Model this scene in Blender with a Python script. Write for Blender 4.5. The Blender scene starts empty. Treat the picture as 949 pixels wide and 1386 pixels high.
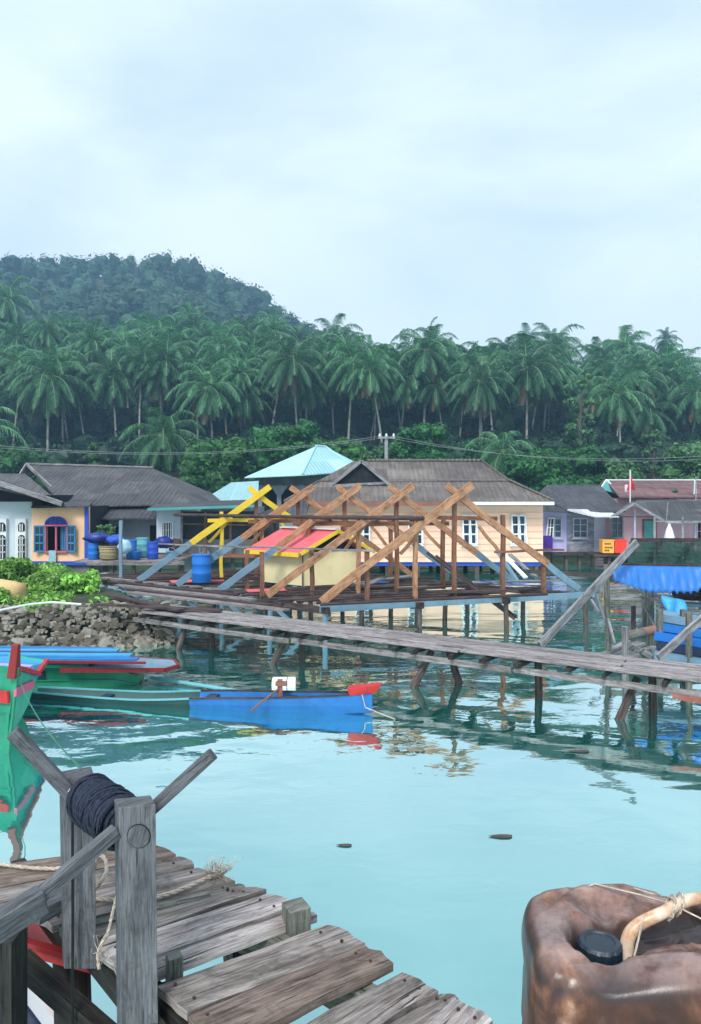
import bpy, math, random
from mathutils import Vector, Matrix, noise
random.seed(7)
R = math.radians
ZC = 3.0; CX = 474.5; HY = 670.0; F = 1000.0
col = bpy.context.scene.collection
def P(px, py, Y): return Vector(((px-CX)/F*Y, Y, ZC-(py-HY)/F*Y))
def G(px, py, z=0.0):
    Y = (ZC-z)*F/(py-HY); return Vector(((px-CX)/F*Y, Y, z))
def V(*a): return Vector(a)
def U(a, b): return random.uniform(a, b)
Zv = V(0, 0, 1)

# ------------------------------------------------------------------ materials
def newmat(name):
    m = bpy.data.materials.new(name); m.use_nodes = True
    nt = m.node_tree; return m, nt, nt.nodes['Principled BSDF']
def N(nt, t, **k):
    n = nt.nodes.new(t)
    for a, b in k.items(): setattr(n, a, b)
    return n
def ramp(nt, stops):
    r = N(nt, 'ShaderNodeValToRGB'); e = r.color_ramp.elements
    while len(e) < len(stops): e.new(0.5)
    for i, (p, c) in enumerate(stops):
        e[i].position = p; e[i].color = (c[0], c[1], c[2], 1) if hasattr(c, '__len__') else (c, c, c, 1)
    return r
def coords(nt, sc=(1, 1, 1), src='UV'):
    t = N(nt, 'ShaderNodeTexCoord'); mp = N(nt, 'ShaderNodeMapping')
    mp.inputs['Scale'].default_value = sc
    nt.links.new(t.outputs[src], mp.inputs['Vector']); return mp.outputs['Vector']
def noi(nt, vec, scale, detail=5, rough=.6, dist=0):
    n = N(nt, 'ShaderNodeTexNoise'); n.inputs['Scale'].default_value = scale
    n.inputs['Detail'].default_value = detail; n.inputs['Roughness'].default_value = rough
    n.inputs['Distortion'].default_value = dist
    nt.links.new(vec, n.inputs['Vector']); return n.outputs['Fac']
def mixc(nt, fac, a, b, bt='MIX'):
    m = N(nt, 'ShaderNodeMix', data_type='RGBA', blend_type=bt)
    for k, x in (('Factor', fac), ('A', a), ('B', b)):
        s = [i for i in m.inputs if i.name == k and (i.type == 'RGBA' or k == 'Factor')]
        s = s[0]
        if hasattr(x, 'is_linked') or hasattr(x, 'links'): nt.links.new(x, s)
        elif k == 'Factor': s.default_value = x
        else: s.default_value = (x[0], x[1], x[2], 1)
    return [o for o in m.outputs if o.type == 'RGBA'][0]
def bump(nt, b, h, strength, dist=.02):
    n = N(nt, 'ShaderNodeBump'); n.inputs['Strength'].default_value = strength; n.inputs['Distance'].default_value = dist
    nt.links.new(h, n.inputs['Height']); nt.links.new(n.outputs['Normal'], b.inputs['Normal']); return n
def plain(name, c, rough=.6, var=.25, scale=3, dirt=(.1, .09, .07), dirtamt=.3, spec=.3, metal=0):
    m, nt, b = newmat(name)
    v = coords(nt, (1, 1, 1), 'UV'); f = noi(nt, v, scale, 6)
    lo = [x*(1-var) for x in c]; hi = [min(1, x*(1+var*.6)) for x in c]
    r = ramp(nt, [(.3, lo), (.7, hi)]); nt.links.new(f, r.inputs[0])
    f2 = noi(nt, coords(nt, (1, .35, 1)), scale*2.3, 8, .75)
    r2 = ramp(nt, [(.52, 0), (.72, dirtamt)]); nt.links.new(f2, r2.inputs[0])
    c2 = mixc(nt, r2.outputs[0], r.outputs[0], dirt)
    nt.links.new(c2, b.inputs['Base Color']); b.inputs['Roughness'].default_value = rough
    b.inputs['Specular IOR Level'].default_value = spec; b.inputs['Metallic'].default_value = metal
    bump(nt, b, f2, .25, .01)
    return m
def wood(name, c1, c2, c3=None, gs=1.0, rough=.8, moss=0, bs=.6, dark=.35):
    """grain along U (metres)"""
    m, nt, b = newmat(name)
    v = coords(nt, (1.2*gs, 22*gs, 1)); f = noi(nt, v, 1.6, 8, .65, .4)
    vb = coords(nt, (.9*gs, 5*gs, 1)); g = noi(nt, vb, 1.8, 5, .6, .8)
    r = ramp(nt, [(.25, [x*dark for x in c1]), (.42, c1), (.62, c2), (.8, c3 or c2)]); 
    ad = N(nt, 'ShaderNodeMath', operation='MULTIPLY_ADD'); ad.inputs[1].default_value = .45
    nt.links.new(f, ad.inputs[0])
    m2 = N(nt, 'ShaderNodeMath', operation='MULTIPLY'); m2.inputs[1].default_value = .55; nt.links.new(g, m2.inputs[0])
    nt.links.new(m2.outputs[0], ad.inputs[2]); nt.links.new(ad.outputs[0], r.inputs[0])
    out = r.outputs[0]
    vc = coords(nt, (2.2*gs, 60*gs, 1)); cr = noi(nt, vc, 1.1, 3, .5, .2)
    rc = ramp(nt, [(.30, 0), (.37, 1)]); nt.links.new(cr, rc.inputs[0])
    out = mixc(nt, rc.outputs[0], [x*.25 for x in c1], out)
    # fine fibres and isotropic blotches of damp and bleaching
    fg = noi(nt, coords(nt, (4*gs, 70*gs, 1)), 1.5, 4, .7, .2); rg = ramp(nt, [(.32, .45), (.5, .95), (.7, 1.25)]); nt.links.new(fg, rg.inputs[0])
    out = mixc(nt, 1.0, out, rg.outputs[0], 'MULTIPLY')
    fbz = noi(nt, coords(nt, (2.5*gs, 4*gs, 1)), 1.6, 7, .75, 1.2); rbz = ramp(nt, [(.36, .42), (.5, 1), (.66, 1.2)]); nt.links.new(fbz, rbz.inputs[0])
    out = mixc(nt, .75, out, rbz.outputs[0], 'MULTIPLY')
    if moss:
        f3 = noi(nt, coords(nt, (1, 2, 1)), 4, 6, .7); r3 = ramp(nt, [(.5, 0), (.7, moss)]); nt.links.new(f3, r3.inputs[0])
        out = mixc(nt, r3.outputs[0], out, (.05, .065, .035))
    nt.links.new(out, b.inputs['Base Color']); b.inputs['Roughness'].default_value = rough
    b.inputs['Specular IOR Level'].default_value = .25
    sm = N(nt, 'ShaderNodeMath', operation='ADD'); nt.links.new(f, sm.inputs[0]); nt.links.new(rc.outputs[0], sm.inputs[1])
    bump(nt, b, sm.outputs[0], bs, .012)
    return m
def roofmat(name, c1, c2, pitch=.18, row=1.1, rust=None, rough=.75, seam=.55, tile=False):
    """corrugations run down the slope: U across, V down (metres)"""
    m, nt, b = newmat(name)
    v = coords(nt, (1, 1, 1)); f = noi(nt, v, .9, 8, .7); f2 = noi(nt, coords(nt, (5, .6, 1)), 1.5, 6, .7)
    ad = N(nt, 'ShaderNodeMath', operation='ADD'); nt.links.new(f, ad.inputs[0]); nt.links.new(f2, ad.inputs[1])
    hf = N(nt, 'ShaderNodeMath', operation='MULTIPLY'); hf.inputs[1].default_value = .5; nt.links.new(ad.outputs[0], hf.inputs[0])
    r = ramp(nt, [(.35, c1), (.62, c2)]); nt.links.new(hf.outputs[0], r.inputs[0]); out = r.outputs[0]
    # each sheet a slightly different tone
    br = N(nt, 'ShaderNodeTexBrick'); br.inputs['Scale'].default_value = 1.0
    br.inputs['Brick Width'].default_value = 1.9; br.inputs['Row Height'].default_value = row
    br.inputs['Mortar Size'].default_value = .018; br.inputs['Color1'].default_value = (1, 1, 1, 1)
    br.inputs['Color2'].default_value = (.50, .50, .53, 1); br.inputs['Mortar'].default_value = (seam, seam, seam, 1)
    nt.links.new(v, br.inputs['Vector'])
    out = mixc(nt, .8, out, br.outputs['Color'], 'MULTIPLY')
    if rust:
        f3 = noi(nt, coords(nt, (2, .7, 1)), 1.3, 8, .75); r3 = ramp(nt, [(.55, 0), (.7, .8)]); nt.links.new(f3, r3.inputs[0])
        out = mixc(nt, r3.outputs[0], out, rust)
    nt.links.new(out, b.inputs['Base Color']); b.inputs['Roughness'].default_value = rough
    b.inputs['Specular IOR Level'].default_value = .3
    w = N(nt, 'ShaderNodeTexWave', wave_type='BANDS', bands_direction='X'); w.inputs['Scale'].default_value = .314/pitch*1.0
    nt.links.new(v, w.inputs['Vector'])
    bump(nt, b, w.outputs['Fac'], .8, .04)
    return m
def leafmat(name, c1, c2, trans=.25, rough=.5):
    m, nt, b = newmat(name)
    g = N(nt, 'ShaderNodeNewGeometry')
    r = ramp(nt, [(0, c1), (.6, c2), (1, [x*1.5 for x in c2])]); nt.links.new(g.outputs['Random Per Island'], r.inputs[0])
    oi = N(nt, 'ShaderNodeObjectInfo'); hs = N(nt, 'ShaderNodeHueSaturation')
    mr = N(nt, 'ShaderNodeMapRange'); mr.inputs[3].default_value = .7; mr.inputs[4].default_value = 1.3
    nt.links.new(oi.outputs['Random'], mr.inputs[0]); nt.links.new(mr.outputs[0], hs.inputs['Value'])
    nt.links.new(r.outputs[0], hs.inputs['Color'])
    nt.links.new(hs.outputs[0], b.inputs['Base Color']); b.inputs['Roughness'].default_value = rough
    b.inputs['Specular IOR Level'].default_value = .25
    t = N(nt, 'ShaderNodeBsdfTranslucent'); nt.links.new(hs.outputs[0], t.inputs['Color'])
    mx = N(nt, 'ShaderNodeMixShader'); mx.inputs[0].default_value = trans
    nt.links.new(b.outputs[0], mx.inputs[1]); nt.links.new(t.outputs[0], mx.inputs[2])
    nt.links.new(mx.outputs[0], nt.nodes['Material Output'].inputs['Surface'])
    return m

M = {}
M['deck'] = wood('deck_wood', (.14, .115, .105), (.36, .32, .30), (.70, .67, .64), gs=1.3, moss=.3, dark=.25)
M['deck2'] = wood('deck_wood_pale', (.24, .2, .19), (.55, .5, .485), (.82, .79, .77), gs=1.2, moss=.2)
M['deckb'] = wood('deck_wood_brown', (.12, .085, .07), (.28, .215, .185), (.54, .48, .44), gs=1.2, moss=.3)
M['beam'] = wood('wet_beam_wood', (.018, .018, .017), (.045, .042, .038), (.09, .083, .075), moss=.5)
M['post'] = wood('grey_post_wood', (.085, .09, .1), (.15, .155, .17), (.22, .225, .24), gs=1.6, bs=.35, moss=.15, dark=.6)
M['mossy'] = wood('mossy_wood', (.12, .125, .11), (.24, .24, .21), (.34, .33, .3), moss=.7)
M['walk'] = wood('walkway_wood', (.2, .175, .175), (.42, .38, .38), (.62, .58, .58), gs=.9)
M['walk2'] = wood('walkway_stringer', (.15, .135, .13), (.36, .32, .32), (.55, .5, .5), gs=.8, moss=.3)
M['pile'] = wood('pile_wood', (.06, .045, .04), (.16, .13, .12), (.32, .28, .26), gs=1, moss=.4)
M['orangewood'] = wood('new_hardwood', (.38, .19, .10), (.56, .31, .18), (.66, .41, .27), gs=.8, bs=.2, dark=.75)
M['redwood'] = wood('red_hardwood', (.19, .085, .05), (.29, .14, .085), (.4, .22, .14), gs=.8, bs=.2, dark=.7)
M['darkwood'] = wood('dark_pole_wood', (.05, .035, .035), (.11, .075, .07), (.2, .15, .14))
M['greywood'] = wood('old_grey_wood', (.17, .17, .18), (.36, .36, .37), (.55, .55, .56), gs=.7)
M['greyblue'] = plain('grey_blue_paint', (.17, .28, .37), .55, .2, 2.5, (.08, .07, .06), .35)
M['yellow'] = plain('yellow_paint', (.78, .55, .04), .5, .12, 3, (.3, .2, .05), .25)
def tarpmat(name, c):
    m, nt, b = newmat(name)
    f = noi(nt, coords(nt, (9, 1.5, 1)), 1.2, 7, .7, .8); r = ramp(nt, [(.3, [x*.75 for x in c]), (.6, c), (.8, [min(1, x*1.3+.02) for x in c])]); nt.links.new(f, r.inputs[0])
    nt.links.new(r.outputs[0], b.inputs['Base Color']); b.inputs['Roughness'].default_value = .38
    bump(nt, b, f, .35, .03); return m
M['hutcream'] = plain('cream_paint', (.80, .68, .40), .6, .08, 2, (.35, .3, .2), .2)
M['hutred'] = plain('red_roof_paint', (.72, .13, .15), .5, .15, 2, (.35, .12, .1), .4)
M['pinkwall'] = plain('pink_orange_wall', (.95, .60, .44), .8, .08, .8, (.42, .3, .22), .4)
M['orangewall'] = plain('orange_wall', (.93, .58, .35), .75, .08, 1.0, (.45, .3, .18), .35)
M['bluetrim'] = plain('blue_trim', (.03, .09, .5), .5, .15, 3, (.05, .05, .1), .2)
M['shutter'] = plain('shutter_blue', (.05, .25, .5), .5, .15, 3, (.05, .08, .1), .2)
M['pinktrim'] = plain('pink_trim', (.6, .12, .22), .5, .1)
M['white'] = plain('white_paint', (.74, .78, .8), .6, .08, 2, (.3, .3, .28), .35)
M['whitewall'] = plain('pale_wall', (.56, .66, .72), .8, .08, 1, (.25, .25, .25), .45)
M['greywall'] = plain('grey_wall', (.3, .33, .37), .85, .15, 1, (.12, .12, .12), .4)
M['concrete'] = plain('dark_concrete', (.18, .19, .2), .9, .3, 2, (.06, .06, .05), .6)
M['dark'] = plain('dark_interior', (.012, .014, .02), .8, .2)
M['mesh'] = plain('dark_screen', (.035, .045, .055), .7, .3, 2)
M['violet'] = plain('violet_wall', (.42, .38, .66), .8, .08, 1, (.2, .2, .3), .3)
M['plankgrey'] = wood('grey_board_wall', (.2, .2, .25), (.33, .33, .39), (.45, .45, .5), gs=.5)
M['lilac'] = plain('pale_lilac_wall', (.42, .44, .55), .8, .08, 1, (.2, .2, .25), .3)
M['pink'] = plain('dusty_pink_wall', (.58, .36, .42), .8, .08, 1, (.25, .2, .2), .35)
M['teal'] = plain('teal_wall', (.08, .3, .3), .7, .15)
M['purple'] = plain('purple_cloth', (.08, .03, .3), .8, .3)
M['red'] = plain('red_paint', (.52, .03, .03), .5, .2, 4, (.12, .02, .02), .4)
M['crimson'] = plain('crimson_paint', (.22, .018, .02), .5, .2, 4)
M['brown'] = plain('brown_trim', (.25, .11, .08), .6, .2)
M['orange'] = plain('orange_crate_plastic', (.85, .38, .06), .5, .1)
M['scarlet'] = plain('scarlet_plastic', (.8, .05, .03), .5, .1)
M['green'] = plain('boat_green', (.02, .26, .15), .45, .2, 3, (.01, .06, .04), .4)
M['greenlt'] = plain('boat_green_light', (.06, .45, .28), .45, .2, 3, (.02, .12, .08), .4)
M['boatblue'] = plain('boat_blue', (.02, .16, .46), .4, .2, 4, (.02, .06, .15), .35)
M['navy'] = plain('boat_navy', (.02, .035, .08), .4, .3, 4)
M['cyan'] = plain('cyan_paint', (.14, .42, .48), .45, .15, 4)
M['tarpblue'] = plain('tarp_blue', (.02, .24, .78), .45, .15, 3, (.01, .1, .4), .5)
M['tarpcloth'] = tarpmat('tarp_cloth', (.02, .17, .56))
M['skyblue'] = plain('deck_sky_blue', (.05, .33, .62), .45, .15, 3, (.05, .15, .3), .4)
M['barrel'] = plain('barrel_blue', (.02, .17, .58), .4, .12, 3, (.02, .06, .2), .3)
M['navyplastic'] = plain('navy_plastic', (.02, .04, .25), .4, .2)
M['wicker'] = wood('wicker', (.35, .27, .15), (.5, .4, .24), gs=2)
M['foam'] = plain('white_foam', (.85, .87, .86), .8, .04, 3, (.6, .6, .55), .1)
M['rope'] = wood('cream_rope', (.5, .42, .34), (.72, .62, .52), (.8, .72, .6), gs=6)
M['ropedk'] = None
M['cord'] = plain('black_cord', (.01, .01, .012), .6)
M['line'] = plain('green_line', (.05, .2, .15), .6)
M['tan'] = plain('tan_fibreglass', (.62, .44, .2), .6, .2, 2, (.2, .2, .08), .5)
M['clothblue'] = plain('pale_cloth', (.35, .55, .65), .9, .2)
M['metal'] = plain('grey_metal', (.3, .32, .33), .5, .2, 3, (.12, .1, .08), .4)
M['flag'] = plain('flag_red', (.75, .03, .05), .7, .1)
M['rock'] = plain('rock', (.11, .098, .075), .9, .6, 2.2, (.04, .045, .035), .8)
M['rocklt'] = plain('rock_pale', (.28, .26, .22), .9, .35, 3, (.1, .1, .08), .7)
M['rocktan'] = plain('rock_tan', (.32, .2, .12), .9, .35, 3, (.1, .09, .06), .7)
M['roofgrey'] = roofmat('grey_cement_roof', (.05, .05, .057), (.15, .145, .15), rust=(.03, .03, .03))
M['roofdark'] = roofmat('dark_cement_roof', (.04, .042, .05), (.11, .11, .125), rust=(.02, .02, .025))
M['roofbrown'] = roofmat('brown_grey_roof', (.09, .075, .068), (.25, .215, .195), rust=(.1, .06, .045))
M['rooftile'] = roofmat('dark_red_roof', (.12, .06, .06), (.27, .15, .15), pitch=.3, row=.35)
M['roofteal'] = roofmat('turquoise_metal_roof', (.34, .66, .70), (.46, .76, .80), rust=(.4, .55, .52), rough=.45, row=8, seam=.85)
M['roofwhite'] = roofmat('white_metal_roof', (.55, .57, .6), (.72, .74, .76), rust=(.35, .33, .3), row=4)
M['palmdead'] = leafmat('palm_leaf_dead', (.12, .08, .04), (.22, .16, .09), .1)
M['bark'] = wood('palm_bark', (.26, .24, .21), (.46, .43, .38), (.56, .53, .48), gs=.5, dark=.7)
M['bark2'] = wood('tree_bark', (.08, .07, .05), (.16, .14, .11), gs=.5)
M['palm'] = leafmat('palm_leaf', (.03, .10, .05), (.075, .21, .095), .3)
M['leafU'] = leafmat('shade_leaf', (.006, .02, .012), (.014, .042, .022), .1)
M['palmlt'] = leafmat('palm_leaf_yellowing', (.09, .12, .03), (.15, .18, .05), .25)
M['rib'] = leafmat('palm_rib', (.2, .3, .16), (.3, .42, .22), .1)
M['leafA'] = leafmat('leaf_deep_green', (.010, .05, .018), (.03, .13, .035))
M['leafB'] = leafmat('leaf_mid_green', (.014, .05, .014), (.045, .15, .035))
M['leafC'] = leafmat('leaf_pale_green', (.025, .075, .03), (.07, .17, .06))
M['leafD'] = leafmat('leaf_bright_green', (.07, .19, .03), (.27, .52, .10), .35)
M['leafF'] = leafmat('far_leaf', (.014, .045, .03), (.035, .09, .05), .15)
M['glass'] = plain('window_glass', (.03, .05, .09), .12, .3, 2, spec=.6)

# ------------------------------------------------------------------ mesh builder
class MB:
    def __init__(s): s.v = []; s.f = []; s.g = []; s.m = []; s.o = []
    def add(s, vs, fs, grain=None, mi=0):
        b = len(s.v); s.v += [Vector(p) for p in vs]; off = (U(0, 50), U(0, 50))
        for f in fs:
            s.f.append([b+i for i in f]); s.g.append(grain); s.m.append(mi); s.o.append(off)
        return s
    def hexa(s, c, grain=None, mi=0):   # 8 corners: bottom 4, top 4
        return s.add(c, [(3, 2, 1, 0), (4, 5, 6, 7), (0, 1, 5, 4), (1, 2, 6, 5), (2, 3, 7, 6), (3, 0, 4, 7)], grain, mi)
    def box(s, c, size, rz=0, grain=None, mi=0):
        x, y, z = size[0]/2, size[1]/2, size[2]/2; m = Matrix.Rotation(rz, 3, 'Z'); c = Vector(c)
        pts = [c+m@V(a*x, b*y, d*z) for d in (-1, 1) for a, b in ((-1, -1), (1, -1), (1, 1), (-1, 1))]
        if grain is None: grain = m@(V(1, 0, 0) if x >= max(y, z) else V(0, 1, 0) if y >= z else Zv)
        return s.hexa(pts, grain, mi)
    def bar(s, p, q, w, h, up=Zv, mi=0, w2=None, h2=None):
        p = Vector(p); q = Vector(q); d = (q-p).normalized()
        sd = d.cross(up)
        if sd.length < .01: sd = d.cross(V(0, 1, 0))
        sd.normalize(); u = sd.cross(d).normalized(); w2 = w2 or w; h2 = h2 or h
        a = [p-sd*w/2-u*h/2, p+sd*w/2-u*h/2, p+sd*w/2+u*h/2, p-sd*w/2+u*h/2]
        b = [q-sd*w2/2-u*h2/2, q+sd*w2/2-u*h2/2, q+sd*w2/2+u*h2/2, q-sd*w2/2+u*h2/2]
        return s.add(a+b, [(0, 1, 2, 3), (7, 6, 5, 4), (0, 4, 5, 1), (1, 5, 6, 2), (2, 6, 7, 3), (3, 7, 4, 0)], d, mi)
    def wbar(s, p, q, w, h, up=Zv, mi=0, n=7, amp=.012):
        # hand sawn timber: slightly bowed and uneven
        p = Vector(p); q = Vector(q); d = (q-p).normalized(); sd = d.cross(up)
        if sd.length < .01: sd = d.cross(V(0, 1, 0))
        sd.normalize(); u = sd.cross(d).normalized(); k = U(0, 99); vs = []
        for i in range(n+1):
            t = i/n; o = sd*amp*noise.noise(V(t*2.2, k, 0))*2+u*amp*(noise.noise(V(t*2.2, k, 9))*2+math.sin(math.pi*t)*U(.7, .9)*(1 if k > 50 else -1))
            c = p.lerp(q, t)+o; a = w/2*(1+.12*noise.noise(V(t*5, k, 3))); b2 = h/2*(1+.12*noise.noise(V(t*5, k, 6)))
            vs += [c-sd*a-u*b2, c+sd*a-u*b2, c+sd*a+u*b2, c-sd*a+u*b2]
        return s.add(vs, [(i*4+j, (i+1)*4+j, (i+1)*4+(j+1) % 4, i*4+(j+1) % 4) for i in range(n) for j in range(4)]+[(0, 1, 2, 3), (n*4+3, n*4+2, n*4+1, n*4)], d, mi)
    def tube(s, pts, r, n=8, mi=0, cap=True):
        pts = [Vector(p) for p in pts]; rs = r if hasattr(r, '__len__') else [r]*len(pts)
        vs = []; L = len(pts); ref = None
        for i, p in enumerate(pts):
            d = (pts[min(i+1, L-1)]-pts[max(i-1, 0)]).normalized()
            if ref is None: ref = V(0, 0, 1) if abs(d.z) < .9 else V(1, 0, 0)
            a = d.cross(ref).normalized(); b = d.cross(a).normalized(); ref = -b if False else ref
            for k in range(n):
                t = 2*math.pi*k/n; vs.append(p+(a*math.cos(t)+b*math.sin(t))*rs[i])
        fs = [(i*n+k, i*n+(k+1) % n, (i+1)*n+(k+1) % n, (i+1)*n+k) for i in range(L-1) for k in range(n)]
        if cap: fs += [tuple(range(n-1, -1, -1)), tuple((L-1)*n+k for k in range(n))]
        return s.add(vs, fs, (pts[-1]-pts[0]).normalized() if (pts[-1]-pts[0]).length > 1e-4 else Zv, mi)
    def lathe(s, prof, c, n=24, mi=0, M3=None):
        c = Vector(c); vs = []; M3 = M3 or Matrix.Identity(3)
        for r, z in prof:
            for k in range(n): t = 2*math.pi*k/n; vs.append(c+M3@V(r*math.cos(t), r*math.sin(t), z))
        L = len(prof)
        fs = [(i*n+k, i*n+(k+1) % n, (i+1)*n+(k+1) % n, (i+1)*n+k) for i in range(L-1) for k in range(n)]
        fs += [tuple(range(n-1, -1, -1)), tuple((L-1)*n+k for k in range(n))]
        return s.add(vs, fs, M3@Zv, mi)
    def prism(s, poly, vec, grain=None, mi=0):
        poly = [Vector(p) for p in poly]; vec = Vector(vec); n = len(poly)
        return s.add(poly+[p+vec for p in poly], [tuple(range(n)), tuple(range(2*n-1, n-1, -1))]+[(i, i+n, (i+1) % n+n, (i+1) % n) for i in range(n)], grain, mi)
    def build(s, name, mat, parent=None, org=None, smooth=False, bevel=0, label=None):
        o0 = Vector(org) if org is not None else (Vector(parent['_o']) if parent is not None else V(0, 0, 0))
        me = bpy.data.meshes.new(name); me.from_pydata([tuple(p-o0) for p in s.v], [], s.f); 
        uv = me.uv_layers.new(name='UVMap'); d = uv.data
        for pi, pl in enumerate(me.polygons):
            n = pl.normal; g = s.g[pi]
            if g is None: g = V(1, 0, 0) if abs(n.x) < .9 else V(0, 1, 0)
            g = Vector(g); g = g-n*g.dot(n)
            if g.length < 1e-3: g = n.orthogonal()
            g.normalize(); h = n.cross(g); ox, oy = s.o[pi]
            for li in pl.loop_indices:
                p = me.vertices[me.loops[li].vertex_index].co; d[li].uv = (p.dot(g)+ox, p.dot(h)+oy)
        mats = mat if isinstance(mat, (list, tuple)) else [mat]
        for m in mats: me.materials.append(m)
        if len(mats) > 1: me.polygons.foreach_set('material_index', s.m)
        if smooth: me.polygons.foreach_set('use_smooth', [True]*len(me.polygons))
        me.validate(); me.update()
        ob = bpy.data.objects.new(name, me); col.objects.link(ob)
        if parent is not None: ob.parent = parent
        else: ob.location = o0
        ob['_o'] = tuple(o0)
        if bevel:
            b = ob.modifiers.new('bevel', 'BEVEL'); b.width = bevel; b.segments = 2; b.limit_method = 'ANGLE'
        if label: ob['label'] = label
        return ob
def thing(name, loc, label, cat, group=None):
    o = bpy.data.objects.new(name, None); col.objects.link(o); o.location = loc; o.empty_display_size = .1
    o['_o'] = tuple(loc); o['label'] = label; o['category'] = cat
    if group: o['group'] = group
    return o
def tag(o, label, cat, group=None, kind=None):
    o['label'] = label; o['category'] = cat
    if group: o['group'] = group
    if kind: o['kind'] = kind
    return o
def struct(o): o['kind'] = 'structure'; return o
def copy_tree(o, parent=None):
    c = o.copy(); col.objects.link(c)
    if parent is not None: c.parent = parent
    for ch in list(o.children): copy_tree(ch, c)
    return c
def lerp(a, b, t): return Vector(a)*(1-t)+Vector(b)*t

# ------------------------------------------------------------------ camera, sky, sun
sc = bpy.context.scene
cam = bpy.data.cameras.new('camera'); co = bpy.data.objects.new('camera', cam); col.objects.link(co)
co.location = (0, 0, ZC); co.rotation_euler = (R(90), 0, 0)
cam.sensor_fit = 'VERTICAL'; cam.sensor_height = 24; cam.lens = 24*F/1386
cam.shift_y = -(693-HY)/1386; cam.clip_start = .05; cam.clip_end = 5000; sc.camera = co
w = bpy.data.worlds.new('World'); sc.world = w; w.use_nodes = True; nt = w.node_tree
bg = nt.nodes['Background']
SE, SR = 48, 200
sky = N(nt, 'ShaderNodeTexSky', sky_type='NISHITA'); sky.sun_disc = False; sky.sun_elevation = R(SE); sky.sun_rotation = R(SR)
sky.dust_density = 2
tc = N(nt, 'ShaderNodeTexCoord'); mp = N(nt, 'ShaderNodeMapping'); mp.inputs['Scale'].default_value = (1, 1, 2.6)
nt.links.new(tc.outputs['Generated'], mp.inputs[0])
cn = noi(nt, mp.outputs[0], 1.7, 5, .5, .3)
cr = ramp(nt, [(.34, .75), (.6, .97)]); nt.links.new(cn, cr.inputs[0])
cc = ramp(nt, [(.3, (4.6, 6.2, 7.6)), (.7, (7.6, 9.0, 9.9))]); 
# colour ramp clamps above 1, so scale afterwards
for e, c in zip(cc.color_ramp.elements, ((.60, .745, .875), (.79, .885, .955))): e.color = (*c, 1)
nt.links.new(cn, cc.inputs[0])
sca = N(nt, 'ShaderNodeVectorMath', operation='SCALE'); sca.inputs['Scale'].default_value = 10.5; nt.links.new(cc.outputs[0], sca.inputs[0])
mx = mixc(nt, cr.outputs[0], sky.outputs[0], sca.outputs[0]); nt.links.new(mx, bg.inputs['Color'])
bg.inputs['Strength'].default_value = .10
sl = bpy.data.lights.new('sun', 'SUN'); sl.energy = 3.0; sl.angle = R(22); sl.color = (1, .96, .9)
so = bpy.data.objects.new('sun', sl); col.objects.link(so)
# sun behind the camera, a little to the left
so.rotation_euler = (R(90-SE), 0, R(-20))
sky.sun_rotation = R(200)
sc.view_settings.view_transform = 'Standard'; sc.view_settings.look = 'None'; sc.view_settings.exposure = .45
sc.view_settings.gamma = 1; sc.view_settings.use_curve_mapping = False
sc.render.engine = 'CYCLES'
sc.cycles.volume_bounces = 0; sc.cycles.max_bounces = 6; sc.cycles.transparent_max_bounces = 8

# ------------------------------------------------------------------ terrain and sea
def sm(a, b, x): t = max(0, min(1, (x-a)/(b-a))); return t*t*(3-2*t)
def bank_edge(y):      # right hand limit (x) of the near shore bank
    pts = [(0, -30), (13.9, -14), (14.7, -6.4), (15.2, -3.9), (16.3, -3.9), (18, -4.9), (20, -6.7), (22.5, -8.1), (25, -9), (38, -12), (42, -12)]
    if y <= pts[0][0]: return pts[0][1]
    for (a, b), (c, d) in zip(pts, pts[1:]):
        if y <= c: return b+(d-b)*(y-a)/(c-a)
    return -12
def hill(x, y):
    if y < 38: return 0
    prof = [(38, 0), (42, .9), (55, 2.6), (75, 6), (100, 12.5), (150, 27), (230, 70), (300, 76), (420, 60)]
    z = prof[-1][1]
    for (a, b), (c, d) in zip(prof, prof[1:]):
        if y <= c: z = b+(d-b)*(y-a)/(c-a); break
    r = x/max(y, 1)                 # lower towards the right
    k = 1-.40*sm(-.26, .06, r)*sm(75, 200, y)-.14*sm(.12, .5, r)*sm(60, 140, y)
    k *= 1+.25*sm(-.5, -1.4, r)
    return z*k+noise.noise(V(x/35, y/35, 0))*sm(60, 200, y)*5
def terr(x, y):
    if y >= 38: base = -.6+1.0*sm(38, 42, y)+hill(x, y)
    else: base = -.6-.5*sm(38, 30, y)
    be = bank_edge(y); d = be-x
    fy = sm(14.0-.05*x*0, 15.0, y-(.0 if x > -6 else 0)+(.0))
    if d > -1.2 and y > 13.5:
        yb = y-(14.3+(x+7)*.26 if x > -7 else 14.3)
        k = sm(-.25, .75, d)*sm(-.35, .65, yb)
        h = .70+.04*noise.noise(V(x*.9, y*.9, 3))-.1*sm(17, 22, y)
        base = base*(1-k)+max(base, h)*k if y < 40 else base
    return base
def axis(segs):
    out = []
    for a, b, st in segs:
        n = max(1, int(round((b-a)/st))); out += [a+(b-a)*i/n for i in range(n)]
    return out+[segs[-1][1]]
xs = axis([(-320, -60, 12), (-60, -14, 3), (-14, -2, .3), (-2, 60, 3), (60, 320, 12)])
ys = axis([(-80, 12, 15), (12, 28, .3), (28, 60, 1.5), (60, 330, 6)])
b = MB(); nx = len(xs)
b.add([(x, y, terr(x, y)) for y in ys for x in xs], [(j*nx+i, j*nx+i+1, (j+1)*nx+i+1, (j+1)*nx+i) for j in range(len(ys)-1) for i in range(nx-1)])
m, nt, bs = newmat('earth_and_leaf_litter')
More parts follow.
